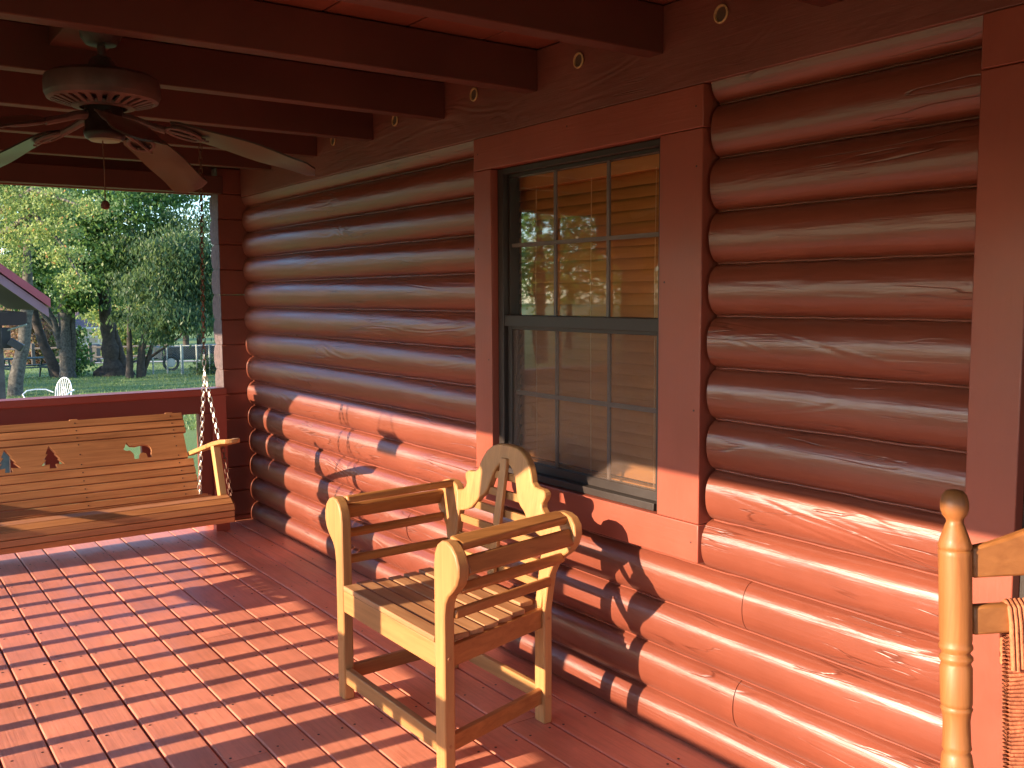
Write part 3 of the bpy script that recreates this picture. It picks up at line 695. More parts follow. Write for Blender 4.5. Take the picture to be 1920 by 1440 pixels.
for xo, sgn in ((-.735, 1), (SX0-.012, -1)):
    # arm: flat board, wide rounded front end, tapering back to the slats
    pts = [(4.40, .035), (4.415, .052), (4.45, .06), (4.52, .058), (4.60, .046), (4.80, .022), (5.03, .012), (5.03, -.020), (4.80, -.022), (4.60, -.026), (4.45, -.034), (4.41, -.022), (4.398, .008)]
    vs = []
    def az_(y): return .800-(y-4.40)*.10-(max(0, y-4.5))*.15
    poly = [(y, xo+sgn*w_-.02*sgn) for y, w_ in pts]
    MB().prism(poly, lambda p, s_: (p[1], p[0], az_(p[0])-.021+.021*s_)).build('armrest', M['swing_y'], sw, .003)
    MB().bar((xo-sgn*.028, 4.60, .755), (xo-sgn*.012, 4.55, .470), .045, .032, (0, 1, 0)).build('arm_post', M['swing_z'], sw, .002)
    top = Vector((-.735 if sgn > 0 else SX0-.02, 4.75, 2.212)); jn = Vector((top.x-.018*sgn, 4.752, 1.095))
    chain(top, jn+Vector((0, 0, .09)), m=None).build('upper_chain', M['rust'], sw)
    m = chain(jn+Vector((0, 0, .09)), jn); chain(jn, (xo-sgn*.004, 4.61, .775), m=m)
    rear = Vector((xo-sgn*.032, bk(.43)+.03, .41)); chain(jn, rear, m=m)
    m.build('lower_chain', M['zinc'], sw)
    chain((xo-sgn*.004+sgn*.012, 4.60, .755), (xo+sgn*.014, 4.50, .47), m=None).build('side_chain', M['rust'], sw)
    m = MB(); c0 = Vector((xo+sgn*.022, 4.50, .455)); m.tube([c0+Vector((0, .018*math.cos(t), .018*math.sin(t))) for t in np.linspace(0, 5.8, 14)], .003, 6); m.build('eye_bolt', M['rust'], sw)

# ------------------------------------------------------------------ garden armchair
gc = thing('garden_armchair', 'golden wooden garden armchair with scrolled arms and arched lattice back', 'armchair', (-.56, 2.83, 0))
def cy(x): return 2.79+.150*(x+.80)
def arm_out(hw=.322, lw=.055, bul=.092):
    """front paddle leg outline (outward offset, z): straight leg, scrolled head"""
    o = hw
    pts = [(o, 0), (o, .655), (o+.006, .692), (o+.022, .720), (o+.045, .735), (o+.075, .738), (o+.103, .728), (o+.127, .706), (o+.140, .675), (o+.140, .645), (o+.128, .617), (o+.105, .592), (o+.078, .570), (o+.062, .545), (o+lw, .505), (o+lw, 0)]
    return pts
def face(poly, x, th, name, mat, bev=.003, lean=None, sgn=1, parent=gc):
    def fn(p, s_):
        xx = x+th*s_
        if lean: xx += lean(p[1])
        return (xx, cy(x)+sgn*p[0], p[1])
    return MB().prism(poly, fn).build(name, M[mat], parent, bev)
for s_ in (1, -1): face(arm_out(), -.800, .040, 'front_leg', 'cedar_z', .006, None, s_)
lean = lambda z: 0 if z < .40 else .15*(z-.40)
RX = -.345
rp = [(.272, 0), (.272, .25), (.272, .40), (.272, .55), (.276, .64), (.288, .70), (.305, .724), (.335, .736), (.375, .737), (.408, .728), (.432, .706), (.441, .676), (.434, .642), (.412, .612), (.378, .588), (.347, .56), (.331, .52), (.328, .40), (.328, .25), (.328, 0)]
for s_ in (1, -1): face(rp, RX+.012, .034, 'rear_leg', 'cedar_z', .005, lean, s_)
# arched back frame: one horseshoe outline
outer = [(.304, .40), (.304, .7085), (.275, .711), (.256, .718), (.243, .730), (.240, .744), (.250, .757), (.256, .771), (.250, .784), (.236, .791), (.214, .791), (.190, .794), (.172, .806), (.163, .83), (.150, .853), (.128, .881), (.098, .901), (.062, .914), (.0, .918)]
inner = [(0, .851), (.030, .845), (.052, .829), (.070, .806), (.082, .775), (.096, .739), (.118, .716), (.145, .700), (.166, .678), (.187, .658), (.214, .645), (.242, .637), (.2705, .632), (.2705, .40)]
hs = [(-a, b) for a, b in outer] + [(a, b) for a, b in outer[::-1][1:]]
poly = hs + [(a, b) for a, b in inner[::-1]] + [(-a, b) for a, b in inner[1:]]
poly = [( a*.995, b) for a, b in poly]
def horseshoe():
    # build as a strip between outer and inner outlines so the concave face stays clean
    def samp(pts, n):
        P = [Vector(p) for p in pts]; d = [0]
        for a, b in zip(P[:-1], P[1:]): d.append(d[-1]+(b-a).length)
        out = []
        for i in range(n+1):
            t = d[-1]*i/n; j = min(len(d)-2, max(k for k in range(len(d)) if d[k] <= t+1e-9)); out.append(P[j].lerp(P[j+1], (t-d[j])/max(1e-9, d[j+1]-d[j])))
        return out
    bm = bmesh.new(); full = hs; inn = [(-a, b) for a, b in inner[::-1]] + [(a, b) for a, b in inner[1:]]
    ring = [(p[0], p[1]) for p in full] + [(p[0], p[1]) for p in inn[::-1]]
    vs = [bm.verts.new((0, p[0], p[1])) for p in ring]
    es = [bm.edges.new((vs[i], vs[(i+1) % len(vs)])) for i in range(len(vs))]
    bmesh.ops.triangle_fill(bm, use_beauty=True, edges=es)
    ge = bmesh.ops.extrude_face_region(bm, geom=list(bm.faces))
    for v in ge['geom']:
        if isinstance(v, bmesh.types.BMVert): v.co.x += .030
    for v in bm.verts:
        v.co.x += RX+.014+lean(v.co.z); v.co.y += cy(RX)
    bmesh.ops.recalc_face_normals(bm, faces=bm.faces)
    org = Vector(gc['_o'])
    for v in bm.verts: v.co -= org
    me = bpy.data.meshes.new('back_frame'); bm.to_mesh(me); bm.free(); me.materials.append(M['cedar_z'])
    me.shade_smooth(); me.set_sharp_from_angle(angle=R(30))
    o = bpy.data.objects.new('back_frame', me); C.objects.link(o); o.parent = gc
    b = o.modifiers.new('bevel', 'BEVEL'); b.width = .005; b.segments = 2; b.limit_method = 'ANGLE'; b.angle_limit = R(40)
horseshoe()
MB().bar((RX+.012+lean(.42), cy(RX), .42), (RX+.012+lean(.87), cy(RX), .87), .016, .040, (1, 0, 0)).build('back_splat', M['cedar_z'], gc, .003)
for z, hw in ((.800, .078), (.735, .105), (.668, .188), (.602, .272), (.536, .272), (.470, .272)):
    xx = RX+.034+lean(z); MB().box(xx-.007, xx+.007, cy(RX)-hw, cy(RX)+hw, z-.0145, z+.0145).build('back_slat', M['cedar_y'], gc, .002)
MB().box(RX+.012, RX+.046, cy(RX)-.271, cy(RX)+.271, .345, .410).build('back_rail', M['cedar_y'], gc, .003)
# arms: four long slats wrapped round each scroll
for s_ in (1, -1):
    for fo, fz, ro, rz, wd, th, an in ((.385, .724, .360, .721, .060, .028, 14), (.440, .668, .412, .664, .058, .026, 64), (.410, .592, .382, .590, .034, .024, 52), (.374, .505, .332, .500, .032, .022, 84)):
        fo2, ro2 = fo, ro
        a = Vector((-.760, cy(-.8)+s_*fo2, fz)); b = Vector((RX+.016+lean(rz), cy(RX)+s_*ro2, rz))
        side = Vector((0, s_*math.cos(R(an)), -math.sin(R(an))))
        MB().bar(a, b, wd, th, side).build('arm_slat', M['cedar_x'], gc, .008, seg=3)
# seat
for i in range(7):
    x = -.800+.0005+i*.0665; t = i/6
    z = .428-.012*math.sin(math.pi*t)
    hw = .318-.046*t if i else .318
    MB().box(x, x+.054, cy(x)-hw-.03*(0 < i < 6), cy(x)+hw+.03*(0 < i < 6), z-.018, z).build('seat_slat', M['cedar_s'], gc, .003)
MB().box(-.797, -.775, cy(-.8)-.3215, cy(-.8)+.3215, .330, .408).build('front_apron', M['cedar_y'], gc, .003)
MB().box(-.795, -.77, cy(-.8)-.3215, cy(-.8)+.3215, .062, .118).build('front_stretcher', M['cedar_y'], gc, .003)
for s_ in (1, -1):
    for z0, z1, nm in ((.335, .402, 'side_apron'), (.068, .120, 'side_stretcher')):
        a = Vector((-.760, cy(-.8)+s_*.350, (z0+z1)/2)); b = Vector((RX+.014, cy(RX)+s_*.300, (z0+z1)/2))
        MB().bar(a, b, z1-z0, .022).build(nm, M['cedar_x'], gc, .003)
MB().box(RX+.02, RX+.04, cy(RX)-.271, cy(RX)+.271, .068, .120).build('back_stretcher', M['cedar_y'], gc, .003)
m = MB()
for x, y, z in ((-.780, cy(-.8)-.3775, .095), (-.780, cy(-.8)-.3775, .37), (RX+.03, cy(RX)-.3285, .37), (RX+.03, cy(RX)-.3285, .095)):
    m.lathe((x, y, z), [(.006, 0), (.0055, .001)], 12, (0, -1, 0))
m.build('wood_plug', M['swing'], gc)

# ------------------------------------------------------------------ rocking chair (near right)
rc = thing('rocking_chair', 'honey coloured rocking chair with turned posts and woven orange back', 'rocking chair', (-.85, .45, 0))
A = Vector((-.930, .755, 1.16)); dn = Vector((-.045, -.075, -1)).normalized()      # post axis, leaning
wdir = Vector((math.cos(R(-37)), math.sin(R(-37)), 0)); fdir = Vector((wdir.y, -wdir.x, 0))  # chair front
def onpost(z, side=0): t = (z-A.z)/dn.z; return A+dn*t+wdir*side
WD = .50
prof_z = [(.003, 1.178), (.012, 1.176), (.0175, 1.170), (.0205, 1.160), (.0205, 1.150), (.0175, 1.141), (.0125, 1.135), (.0120, 1.131), (.0145, 1.125), (.021, 1.108), (.0245, 1.097), (.0235, 1.093), (.0225, 1.0915), (.0245, 1.089), (.0240, 1.083), (.0235, .962), (.0225, .957), (.0245, .953), (.0245, .949), (.0205, .944), (.0205, .941), (.0245, .937), (.0245, .933), (.0215, .929), (.0215, .926), (.0235, .921), (.0230, .872), (.0225, .868), (.0210, .866), (.0235, .862), (.0215, .858), (.0205, .852), (.0195, .845), (.0205, .81), (.0215, .805), (.0185, .80), (.0215, .795), (.0235, .78), (.0235, .60), (.020, .59), (.023, .57), (.023, .30), (.018, .10), (.018, .07)]
for s_ in (0, WD):
    o = onpost(1.16, s_)
    MB().lathe(o, [(r*.95, (1.16-z)/-dn.z) for r, z in prof_z], 28, dn).build('back_post', M['rocker'], rc, ang=60)
def curved_board(ztop, zbot, th, name, arch=0, edge0=.022, edge1=None):
    n = 16; vs = []
    e1 = edge1 if edge1 is not None else WD-.022
    for i in range(n+1):
        t = i/n; s_ = edge0+(e1-edge0)*t; bow = -fdir*(.028*math.sin(math.pi*t))
        top = ztop+arch*(math.sin(math.pi*t)**1.5)
        for z in (zbot-.0*arch, top):
            p = onpost(z, s_)+bow; vs += [p-fdir*th/2, p+fdir*th/2]
    fs = [(0, 1, 3, 2)]
    for i in range(n):
        a = 4*i; fs += [(a, a+4, a+5, a+1), (a+2, a+3, a+7, a+6), (a, a+2, a+6, a+4), (a+1, a+5, a+7, a+3)]
    fs += [(4*n, 4*n+2, 4*n+3, 4*n+1)]
    return MB().add(vs, fs).build(name, M['rocker_x'], rc, .004, ang=50)
curved_board(1.096, 1.051, .017, 'crest_rail', .05)
curved_board(1.011, .969, .017, 'back_rail'); curved_board(.66, .62, .017, 'back_rail')
m = MB()                                                  # woven back: rope wound from side to side
z = .965
while z > .655:
    pts = []
    for i in range(15):
        t = i/14; s_ = .078+(WD-.156)*t; b_ = -fdir*(.028*math.sin(math.pi*(s_/WD))); pts.append(onpost(z+.0008*math.sin(i*2.3+z*90), s_)+b_+fdir*.009)
    for i in range(15):
        t = 1-i/14; s_ = .078+(WD-.156)*t; b_ = -fdir*(.028*math.sin(math.pi*(s_/WD))); pts.append(onpost(z-.002, s_)+b_-fdir*.009)
    m.tube(pts, .0031, 6, closed=True); z -= .0058
for j in range(49):                                       # strands over the rail
    s_ = .078+j*.0071; l_ = .092+.006*random.random(); b_ = -fdir*(.028*math.sin(math.pi*(s_/WD)))
    pts = [onpost(1.012-l_, s_+.004)+b_+fdir*.013, onpost(.985, s_+.001)+b_+fdir*.0145, onpost(1.006, s_)+b_+fdir*.012, onpost(1.0135, s_)+b_, onpost(1.006, s_)+b_-fdir*.012, onpost(1.012-l_, s_)+b_-fdir*.013]
    m.tube(pts, .0036, 6)
m.build('woven_back', M['rope'], rc, ang=80)
sc_ = onpost(.42, 0); 
fl_ = [sc_+fdir*.44-wdir*.04, sc_+fdir*.44+wdir*(WD+.04)]
for i, p in enumerate(fl_):
    MB().lathe(Vector((p.x, p.y, .07)), [(.017, 0), (.021, .05), (.018, .2), (.022, .34), (.016, .40), (.02, .5), (.012, .545)], 18).build('front_leg', M['rocker'], rc)
    q = onpost(.65, i*WD); MB().bar((q.x, q.y, .625), (p.x+fdir.x*.04, p.y+fdir.y*.04, .625), .02, .06, (0, 0, 1)).build('armrest', M['rocker_x'], rc, .006)
    b = onpost(.1, i*WD); m = MB(); pts = []
    for t in np.linspace(-.25, 1.25, 14):
        c = Vector((b.x, b.y, 0)).lerp(Vector((p.x, p.y, 0)), t); c.z = .022+.09*(t-.5)**2; pts.append(c)
    m.tube(pts, .02, 8); m.build('rocker', M['rocker_x'], rc)
    MB().bar(Vector((b.x, b.y, .25)), Vector((p.x, p.y, .25)), .02, .02).build('stretcher', M['rocker_x'], rc)
q0, q1 = onpost(.42, 0), onpost(.42, WD); m = MB()
vs = [Vector((v.x, v.y, z)) for z in (.40, .435) for v in (q0, q1, fl_[1], fl_[0])]
m.add(vs, [(3, 2, 1, 0), (4, 5, 6, 7), (0, 1, 5, 4), (1, 2, 6, 5), (2, 3, 7, 6), (3, 0, 4, 7)]).build('woven_seat', M['rope'], rc, .01)

# ------------------------------------------------------------------ yard things
# garden shed corner, seen past the left edge
def shed():
    c0 = at(91, 577, 9.0); g = gz(c0.x, c0.y)
    t = thing('garden_shelter', 'small shelter with a red metal roof at the left edge of the lawn', 'shelter', (c0.x-1.6, c0.y+1, g))
    ex = c0.x; ey = c0.y; ez = c0.z; pit = .80; hw = 1.55; Ln = 2.6
    X = Vector((1, 0, 0))
    def roofpoly(z_off, th, e): # one slope + mirrored, gable outline
        px = ex+e; rx = ex-hw
        return [(px, ez+z_off), (rx, ez+z_off+(hw+e)*pit), (2*rx-px, ez+z_off), (2*rx-px, ez+z_off-th), (rx, ez+z_off+(hw+e)*pit-th), (px, ez+z_off-th)]
    for z_off, th, y0, y1, e, mat, nm in ((.085, .083, ey-.03, ey+Ln, .015, 'roofpink', 'roof_sheet'), (0, .088, ey, ey+.04, 0, 'fascia', 'fascia'), (.0, .03, ey+.041, ey+Ln-.05, -.01, 'soffit', 'soffit')):
        pl = roofpoly(z_off, th, e); m = MB()
        for h in (pl[0:2]+[pl[4], pl[5]], [pl[1], pl[2], pl[3], pl[4]]): m.prism(h, lambda p, s_: (p[0], y0+(y1-y0)*s_, p[1]))
        m.build(nm, M[mat], t)
    m = MB(); m.box(ex-2*hw+.3, ex-.18, ey+.06, ey+.12, ez-.16, ez-.04); m.box(ex-.32, ex-.2, ey+.12, ey+Ln-.1, ez-.15, ez-.035); m.build('beam', M['soffit'], t)
    for x, y in ((ex-.44, ey+.10), (ex-2*hw+.4, ey+.10), (ex-.44, ey+Ln-.2), (ex-2*hw+.4, ey+Ln-.2)):
        bx(x-.06, x+.06, y, y+.12, g, ez-.161).build('post', M['postw'], t, .005)
    x, y, z = ex-.37, ey+.07, ez-.27
    l = MB().box(x-.03, x+.05, y-.02, y+.06, z-.10, z+.09).build('floodlight', M['black'], t, .006)
    MB().bar((x+.03, y-.05, z-.03), (x+.13, y-.09, z-.10), .07, .05).build('lamp_head', M['black'], l, .006)
    MB().bar((x+.02, y-.08, z+.07), (x+.17, y-.12, z+.12), .09, .012, (0, 1, 0)).build('solar_panel', M['glow'], l, .003)
shed()
def iron_chair():
    c = gat(100, 17.2)
    t = thing('white_garden_chair', 'white wrought iron chair with an oval spindle back on the lawn', 'garden chair', tuple(c))
    fa = R(222); f = Vector((math.cos(fa), math.sin(fa), 0)); s = Vector((-f.y, f.x, 0)); c = c-f*.1
    def P_(a, b, z): return c+s*a+f*b+Vector((0, 0, z))
    m = MB()
    m.tube([P_(.165*math.sin(t_), -.10*(1+math.cos(t_))/2, .70+.26*math.cos(t_)) for t_ in np.linspace(-2.6, 2.6, 28)], .011, 8)
    for i in range(-3, 4):
        a = i*.040; zt_ = .70+.26*math.sqrt(max(0, 1-(a*1.1/.165)**2)); m.tube([P_(a*.75, 0, .56), P_(a*1.1, -.10*(1+(zt_-.70)/.26)/2, zt_)], .007, 6)
    m.build('backrest', M['white'], t)
    MB().tube([P_(.04*math.cos(q), -.055, .74+.05*math.sin(q)) for q in np.linspace(0, 6.28, 14)[:-1]], .008, 6, closed=True).build('medallion', M['white'], t)
    MB().lathe(P_(0, .24, .57), [(.02, .04), (.24, .04), (.31, .024), (.32, 0), (.30, -.03), (.02, -.03)], 24).build('seat', M['white'], t)
    for sg in (-1, 1):
        MB().tube([P_(sg*.17, 0, .70), P_(sg*.28, .06, .755), P_(sg*.40, .18, .765), P_(sg*.45, .34, .755), P_(sg*.44, .46, .70), P_(sg*.36, .46, .58)], .011, 8).build('armrest', M['white'], t)
        for b in (0, .44):
            MB().tube([P_(sg*.24, b+.02, .56), P_(sg*.30, b+(.05 if b > 0 else -.06), .0)], .013, 8).build('leg', M['white'], t)
iron_chair()
def picnic():
    c = gat(42, 35.6); g = c.z; yaw_ = R(8)
    t = thing('picnic_table', 'dark green wooden picnic table standing beyond the leaning trunks', 'picnic table', tuple(c))
    def T(x, y, z): return Vector((c.x+x*math.cos(yaw_)-y*math.sin(yaw_), c.y+x*math.sin(yaw_)+y*math.cos(yaw_), g+z))
    m = MB()
    for j in range(4):
        y = -.3+j*.2; m.bar(T(-.95, y, .74), T(.95, y, .74), .18, .04, (0, 1, 0))
    m.build('tabletop', M['greenw'], t)
    for y in (-.68, .68): MB().bar(T(-.95, y, .43), T(.95, y, .43), .26, .04, (0, 1, 0)).build('bench', M['greenw'], t)
    for x in (-.65, .65):
        for sg in (-1, 1): MB().bar(T(x, sg*.25, .72), T(x, sg*.62, 0), .05, .10, (1, 0, 0)).build('leg', M['greenw'], t)
        MB().bar(T(x, -.75, .39), T(x, .75, .39), .09, .04).build('crossbar', M['greenw'], t)
picnic()
def rail_fence():
    t = thing('split_rail_fence', 'grey split rail fence running between the lawn and the road', 'fence', tuple(gat(150, 52)), None)
    us = [-60, -5, 57, 112, 165, 212, 262, 312]; P_ = [gat(u, 52) for u in us]
    for p in P_: bx(p.x-.09, p.x+.09, p.y-.09, p.y+.09, p.z, p.z+1.25).build('post', M['postw'], t, .02)
    for a, b in zip(P_[:-1], P_[1:]):
        for h in (.45, .98): MB().tube([a+Vector((0, 0, h)), (a+b)/2+Vector((0, 0, h-.03)), b+Vector((0, 0, h+.02))], .06, 6).build('rail', M['postw'], t)
rail_fence()
def bin_():
    c = gat(175, 56); t = thing('trash_bin', 'black wheeled trash bin standing by the rail fence post', 'trash bin', tuple(c)); g = c.z
    MB().lathe((c.x, c.y, g), [(.24, .08), (.30, 1.0)], 4).build('body', M['black'], t, .02)
    MB().lathe((c.x, c.y, g), [(.33, 1.0), (.33, 1.05), (.18, 1.12)], 4).build('lid', M['black'], t, .01)
    for s_ in (-.2, .2): MB().lathe((c.x+s_, c.y-.2, g+.1), [(.1, 0), (.1, .05)], 16, (1, 0, 0)).build('wheel', M['tyre'], t)
bin_()
def far_house():
    c = gat(178, 90); g = c.z
    t = thing('house', 'pale house with a mauve brown roof and raised deck beyond the road', 'house', tuple(c))
    x, y = c.x, c.y; U = 90/FPX
    zr = lambda v: at(178, v, 90).z
    eave = zr(613); ridge = zr(583)
    m = MB(); hx = 3.4
    bx(x-2.2, x+2.4, y+1.5, y+7, g-.5, eave).build('wall', M['cream'], t)
    bx(x-1.9, x+2.2, y+1.2, y+1.49, g-.5, zr(650)).build('lower_wall', plain('brown_siding', (.30, .17, .10), .8), t)
    m.add([(x-3.0, y-.4, eave), (x+3.0, y-.4, eave), (x+3.0, y+7.6, eave), (x-3.0, y+7.6, eave), (x-.8, y+3, ridge), (x+.2, y+4, ridge)], [(0, 1, 5, 4), (1, 2, 5), (2, 3, 4, 5), (3, 0, 4), (3, 2, 1, 0)])
    m.build('roof', M['shingle'], t)
    bx(x-3.05, x+3.05, y-.45, y+7.65, eave-.16, eave-.001).build('eave', M['white'], t)
    for xx in (-1.2, .0, 1.3): bx(x+xx-.45, x+xx+.45, y+1.46, y+1.5, zr(632), zr(617)).build('window', M['dark'], t) if xx < -1 else bx(x+xx-.5, x+xx+.5, y+1.4, y+1.499, zr(634), zr(617)).build('window', M['white'], t)
    dk = zr(646); d = MB(); d.box(x-4.2, x+4.8, y-1.5, y+1.4, dk-.28, dk); d.build('deck', M['cream'], t)
    r = MB(); top = zr(630)
    r.box(x-4.2, x+4.8, y-1.5, y-1.42, top-.08, top)
    for i in range(10): r.box(x-4.2+i, x-4.1+i, y-1.5, y-1.4, dk, top)
    r.box(x-4.2, x+4.8, y-1.48, y-1.44, dk+.1, dk+.16); r.build('deck_railing', M['white'], t)
    for i in (-3.8, -.2, 4.2): bx(x+i, x+i+.18, y-1.4, y-1.2, g-.5, dk-.281).build('deck_post', M['cream'], t)
far_house()
def chain_fence():
    t = thing('chain_link_fence', 'grey chain link fence with metal posts in front of the dark trailer', 'fence', tuple(gat(340, 36)))
    us = [282, 309, 337, 365, 389, 420, 450]; P_ = [gat(u, 37-i*.35) for i, u in enumerate(us)]
    for i, p in enumerate(P_):
        MB().lathe(p, [(.055 if i == 2 else .03, 0), (.055 if i == 2 else .03, 1.12)], 10).build('post', M['blue_post'] if i == 2 else M['fencem'], t)
    for a, b in zip(P_[:-1], P_[1:]):
        m = MB(); L_ = (b-a).length; n = int(L_/.085); Hh = 1.0; up_ = Vector((0, 0, 1))
        for s_ in (1, -1):
            for i in range(-int(Hh/.085), n+1):
                x0 = i*.085; pts = []
                xa, xb = x0, x0+Hh
                lo = max(0, xa); hi = min(L_, xb)
                if hi-lo < .02: continue
                za, zb_ = lo-xa, hi-xa
                if s_ < 0: za, zb_ = Hh-za, Hh-zb_
                m.tube([a.lerp(b, lo/L_)+up_*(za+.05), a.lerp(b, hi/L_)+up_*(zb_+.05)], .003, 3, False)
        m.build('mesh_panel', M['fencem'], t, smooth=False)
        MB().tube([a+up_*1.08, b+up_*1.08], .018, 6).build('top_rail', M['fencem'], t)
chain_fence()
def trailer():
    c = gat(340, 41); g = c.z
    t = thing('parked_trailer', 'dark parked trailer with a pale wheel behind the chain link fence', 'trailer', tuple(c))
    bx(c.x-.9, c.x+1.9, c.y, c.y+1.4, g+.45, g+1.0).build('body', M['black'], t, .03)
    for xx in (-.55, 1.2):
        w_ = MB().tube([(c.x+xx+.30*math.cos(a), c.y-.08, g+.34+.30*math.sin(a)) for a in np.linspace(0, 6.28, 20)[:-1]], .06, 8, closed=True).build('wheel', M['tyre'], t)
        MB().lathe((c.x+xx, c.y-.06, g+.34), [(.2, 0), (.18, .05), (.05, .07)], 20, (0, -1, 0)).build('rim', M['cream'], w_)
        MB().tube([(c.x+xx+.42*math.cos(a), c.y-.1, g+.34+.42*math.sin(a)) for a in np.linspace(.4, 2.8, 12)], .02, 6).build('mudguard', M['postw'], t)
    MB().tube([(c.x-.9, c.y+.7, g+.5), (c.x-2.0, c.y+.7, g+.4)], .04, 6).build('drawbar', M['black'], t)
trailer()

# ------------------------------------------------------------------ trees
def leaves(clumps, n, size, droop=.3, long=1.0, rg=rng):
    """clumps: (centre, (rx,ry,rz), weight). Leaf quads near the shell of many small sprays."""
    wts = np.array([c[2] for c in clumps], float); wts /= wts.sum(); V = []; 
    cnt = rg.multinomial(n, wts)
    P_all = []
    for (c, r, w_), k in zip(clumps, cnt):
        if k == 0: continue
        ns = max(4, k//26)
        sp = rg.normal(size=(ns, 3)); sp /= np.linalg.norm(sp, axis=1)[:, None]; sp *= (rg.random(ns)**.45)[:, None]
        sp = sp*np.array(r)+np.array(c)
        ids = rg.integers(0, ns, k); off = rg.normal(size=(k, 3))*np.array([.26, .26, .10])*max(r)**.35
        off[:, 2] -= droop*(off[:, 0]**2+off[:, 1]**2)*1.2
        P_all.append(sp[ids]+off)
    P_ = np.concatenate(P_all); k = len(P_)
    a = rg.random(k)*2*np.pi; tilt = rg.normal(size=k)*.5; sz = size*(.6+.8*rg.random(k))
    d = np.stack([np.cos(a)*np.cos(tilt), np.sin(a)*np.cos(tilt), -droop*1.3-np.abs(np.sin(tilt))], 1); d /= np.linalg.norm(d, axis=1)[:, None]
    n_ = rg.normal(size=(k, 3))+np.array([0, 0, .9]); s = np.cross(d, n_); s /= np.linalg.norm(s, axis=1)[:, None]
    hw = (sz*.36/long)[:, None]; L_ = (sz*long)[:, None]
    v = np.stack([P_, P_+d*L_*.45+s*hw, P_+d*L_, P_+d*L_*.45-s*hw], 1).reshape(-1, 3)
    return v
def leafmesh(name, v, mat, parent):
    org = np.array(parent['_o']); k = len(v)//4; me = bpy.data.meshes.new(name)
    me.vertices.add(len(v)); me.vertices.foreach_set('co', (v-org).astype(np.float32).ravel())
    me.loops.add(len(v)); me.loops.foreach_set('vertex_index', np.arange(len(v), dtype=np.int32))
    me.polygons.add(k); me.polygons.foreach_set('loop_start', np.arange(0, 4*k, 4, dtype=np.int32)); me.polygons.foreach_set('loop_total', np.full(k, 4, np.int32))
    me.update(calc_edges=True); me.materials.append(mat)
    o = bpy.data.objects.new(name, me); C.objects.link(o); o.parent = parent; o['_o'] = tuple(org); return o
def tree_(name, label, cat, base, trunk, limbs, clumps, n, size, bark, leaf, droop=.3, long=1., group=None):
    """trunk: [(x,y,z,r)] offsets from base; limbs: list of the same"""
    t = thing(name, label, cat, tuple(base), group); b = Vector(base)
    m = MB()
    def path(pts):
        # smooth and roughen
        P_ = [Vector(p[:3]) for p in pts]; rs = [p[3] for p in pts]; out = []; ro = []
        for i in range(len(P_)-1):
            for j in range(5):
                q = j/5; out.append(b+P_[i].lerp(P_[i+1], q)+Vector((random.gauss(0, .02), random.gauss(0, .02), 0))*rs[i]*1.2); ro.append((rs[i]*(1-q)+rs[i+1]*q)*(1+.06*random.gauss(0, 1)))
        out.append(b+P_[-1]); ro.append(rs[-1]); m.tube(out, ro, 12)
    path(trunk)
    for l in limbs: path(l)
    m.build('trunk', bark, t, ang=80)
    leafmesh('crown', leaves(clumps, n, size, droop, long), leaf, t)
    return t
def cl(u, v, d, r, rz=None, w=1, ry=None):
    p = at(u, v, d); return (tuple(p), (r, ry or r, rz or r), w)
# big central maple
g0 = gat(205, 36)
tree_('maple_tree', 'large dark trunked maple with a flared base in the middle of the lawn', 'tree', g0,
      [(.1, 0, -.1, .75), (.05, 0, .15, .44), (.0, 0, .5, .34), (-.06, 0, 1.2, .29), (-.12, 0, 2.2, .25), (-.24, 0, 3.6, .22), (-.1, .3, 6, .2), (.2, .5, 9, .1)],
      [[(.50, -.1, -.1, .26), (.36, -.05, .5, .17), (.16, 0, 1.4, .15), (.05, 0, 2.2, .12)], [(-.2, 0, 3.2, .22), (-1.2, -.6, 4.3, .13), (-2.4, -1, 5.2, .06)], [(-.1, 0, 3.6, .22), (1.4, -.5, 4.8, .13), (3.0, -1.0, 5.4, .05)], [(-.1, 0, 3.4, .15), (.6, -1.2, 4.2, .1), (1.2, -2.2, 4.4, .04)]],
      [cl(230, 380, 35, 2.2, 1.4, 3), cl(290, 430, 35.5, 1.2, .8, 1.2), cl(170, 450, 34.5, 1.6, 1.2, 2), cl(250, 480, 35, 1.2, .8, 1.2), cl(300, 355, 36, 1.0, .7, .9), cl(365, 375, 36.5, .9, .5, .22), cl(140, 380, 35, 1.8, 1.4, 1.8), cl(215, 300, 36, 3.0, 2.0, 3), cl(160, 520, 34, 1.1, .45, .7), cl(100, 500, 35, 1.3, .8, .9), cl(225, 560, 35.4, .9, .3, .12)],
      21000, .135, M['bark'], M['leaf_g'], .45)
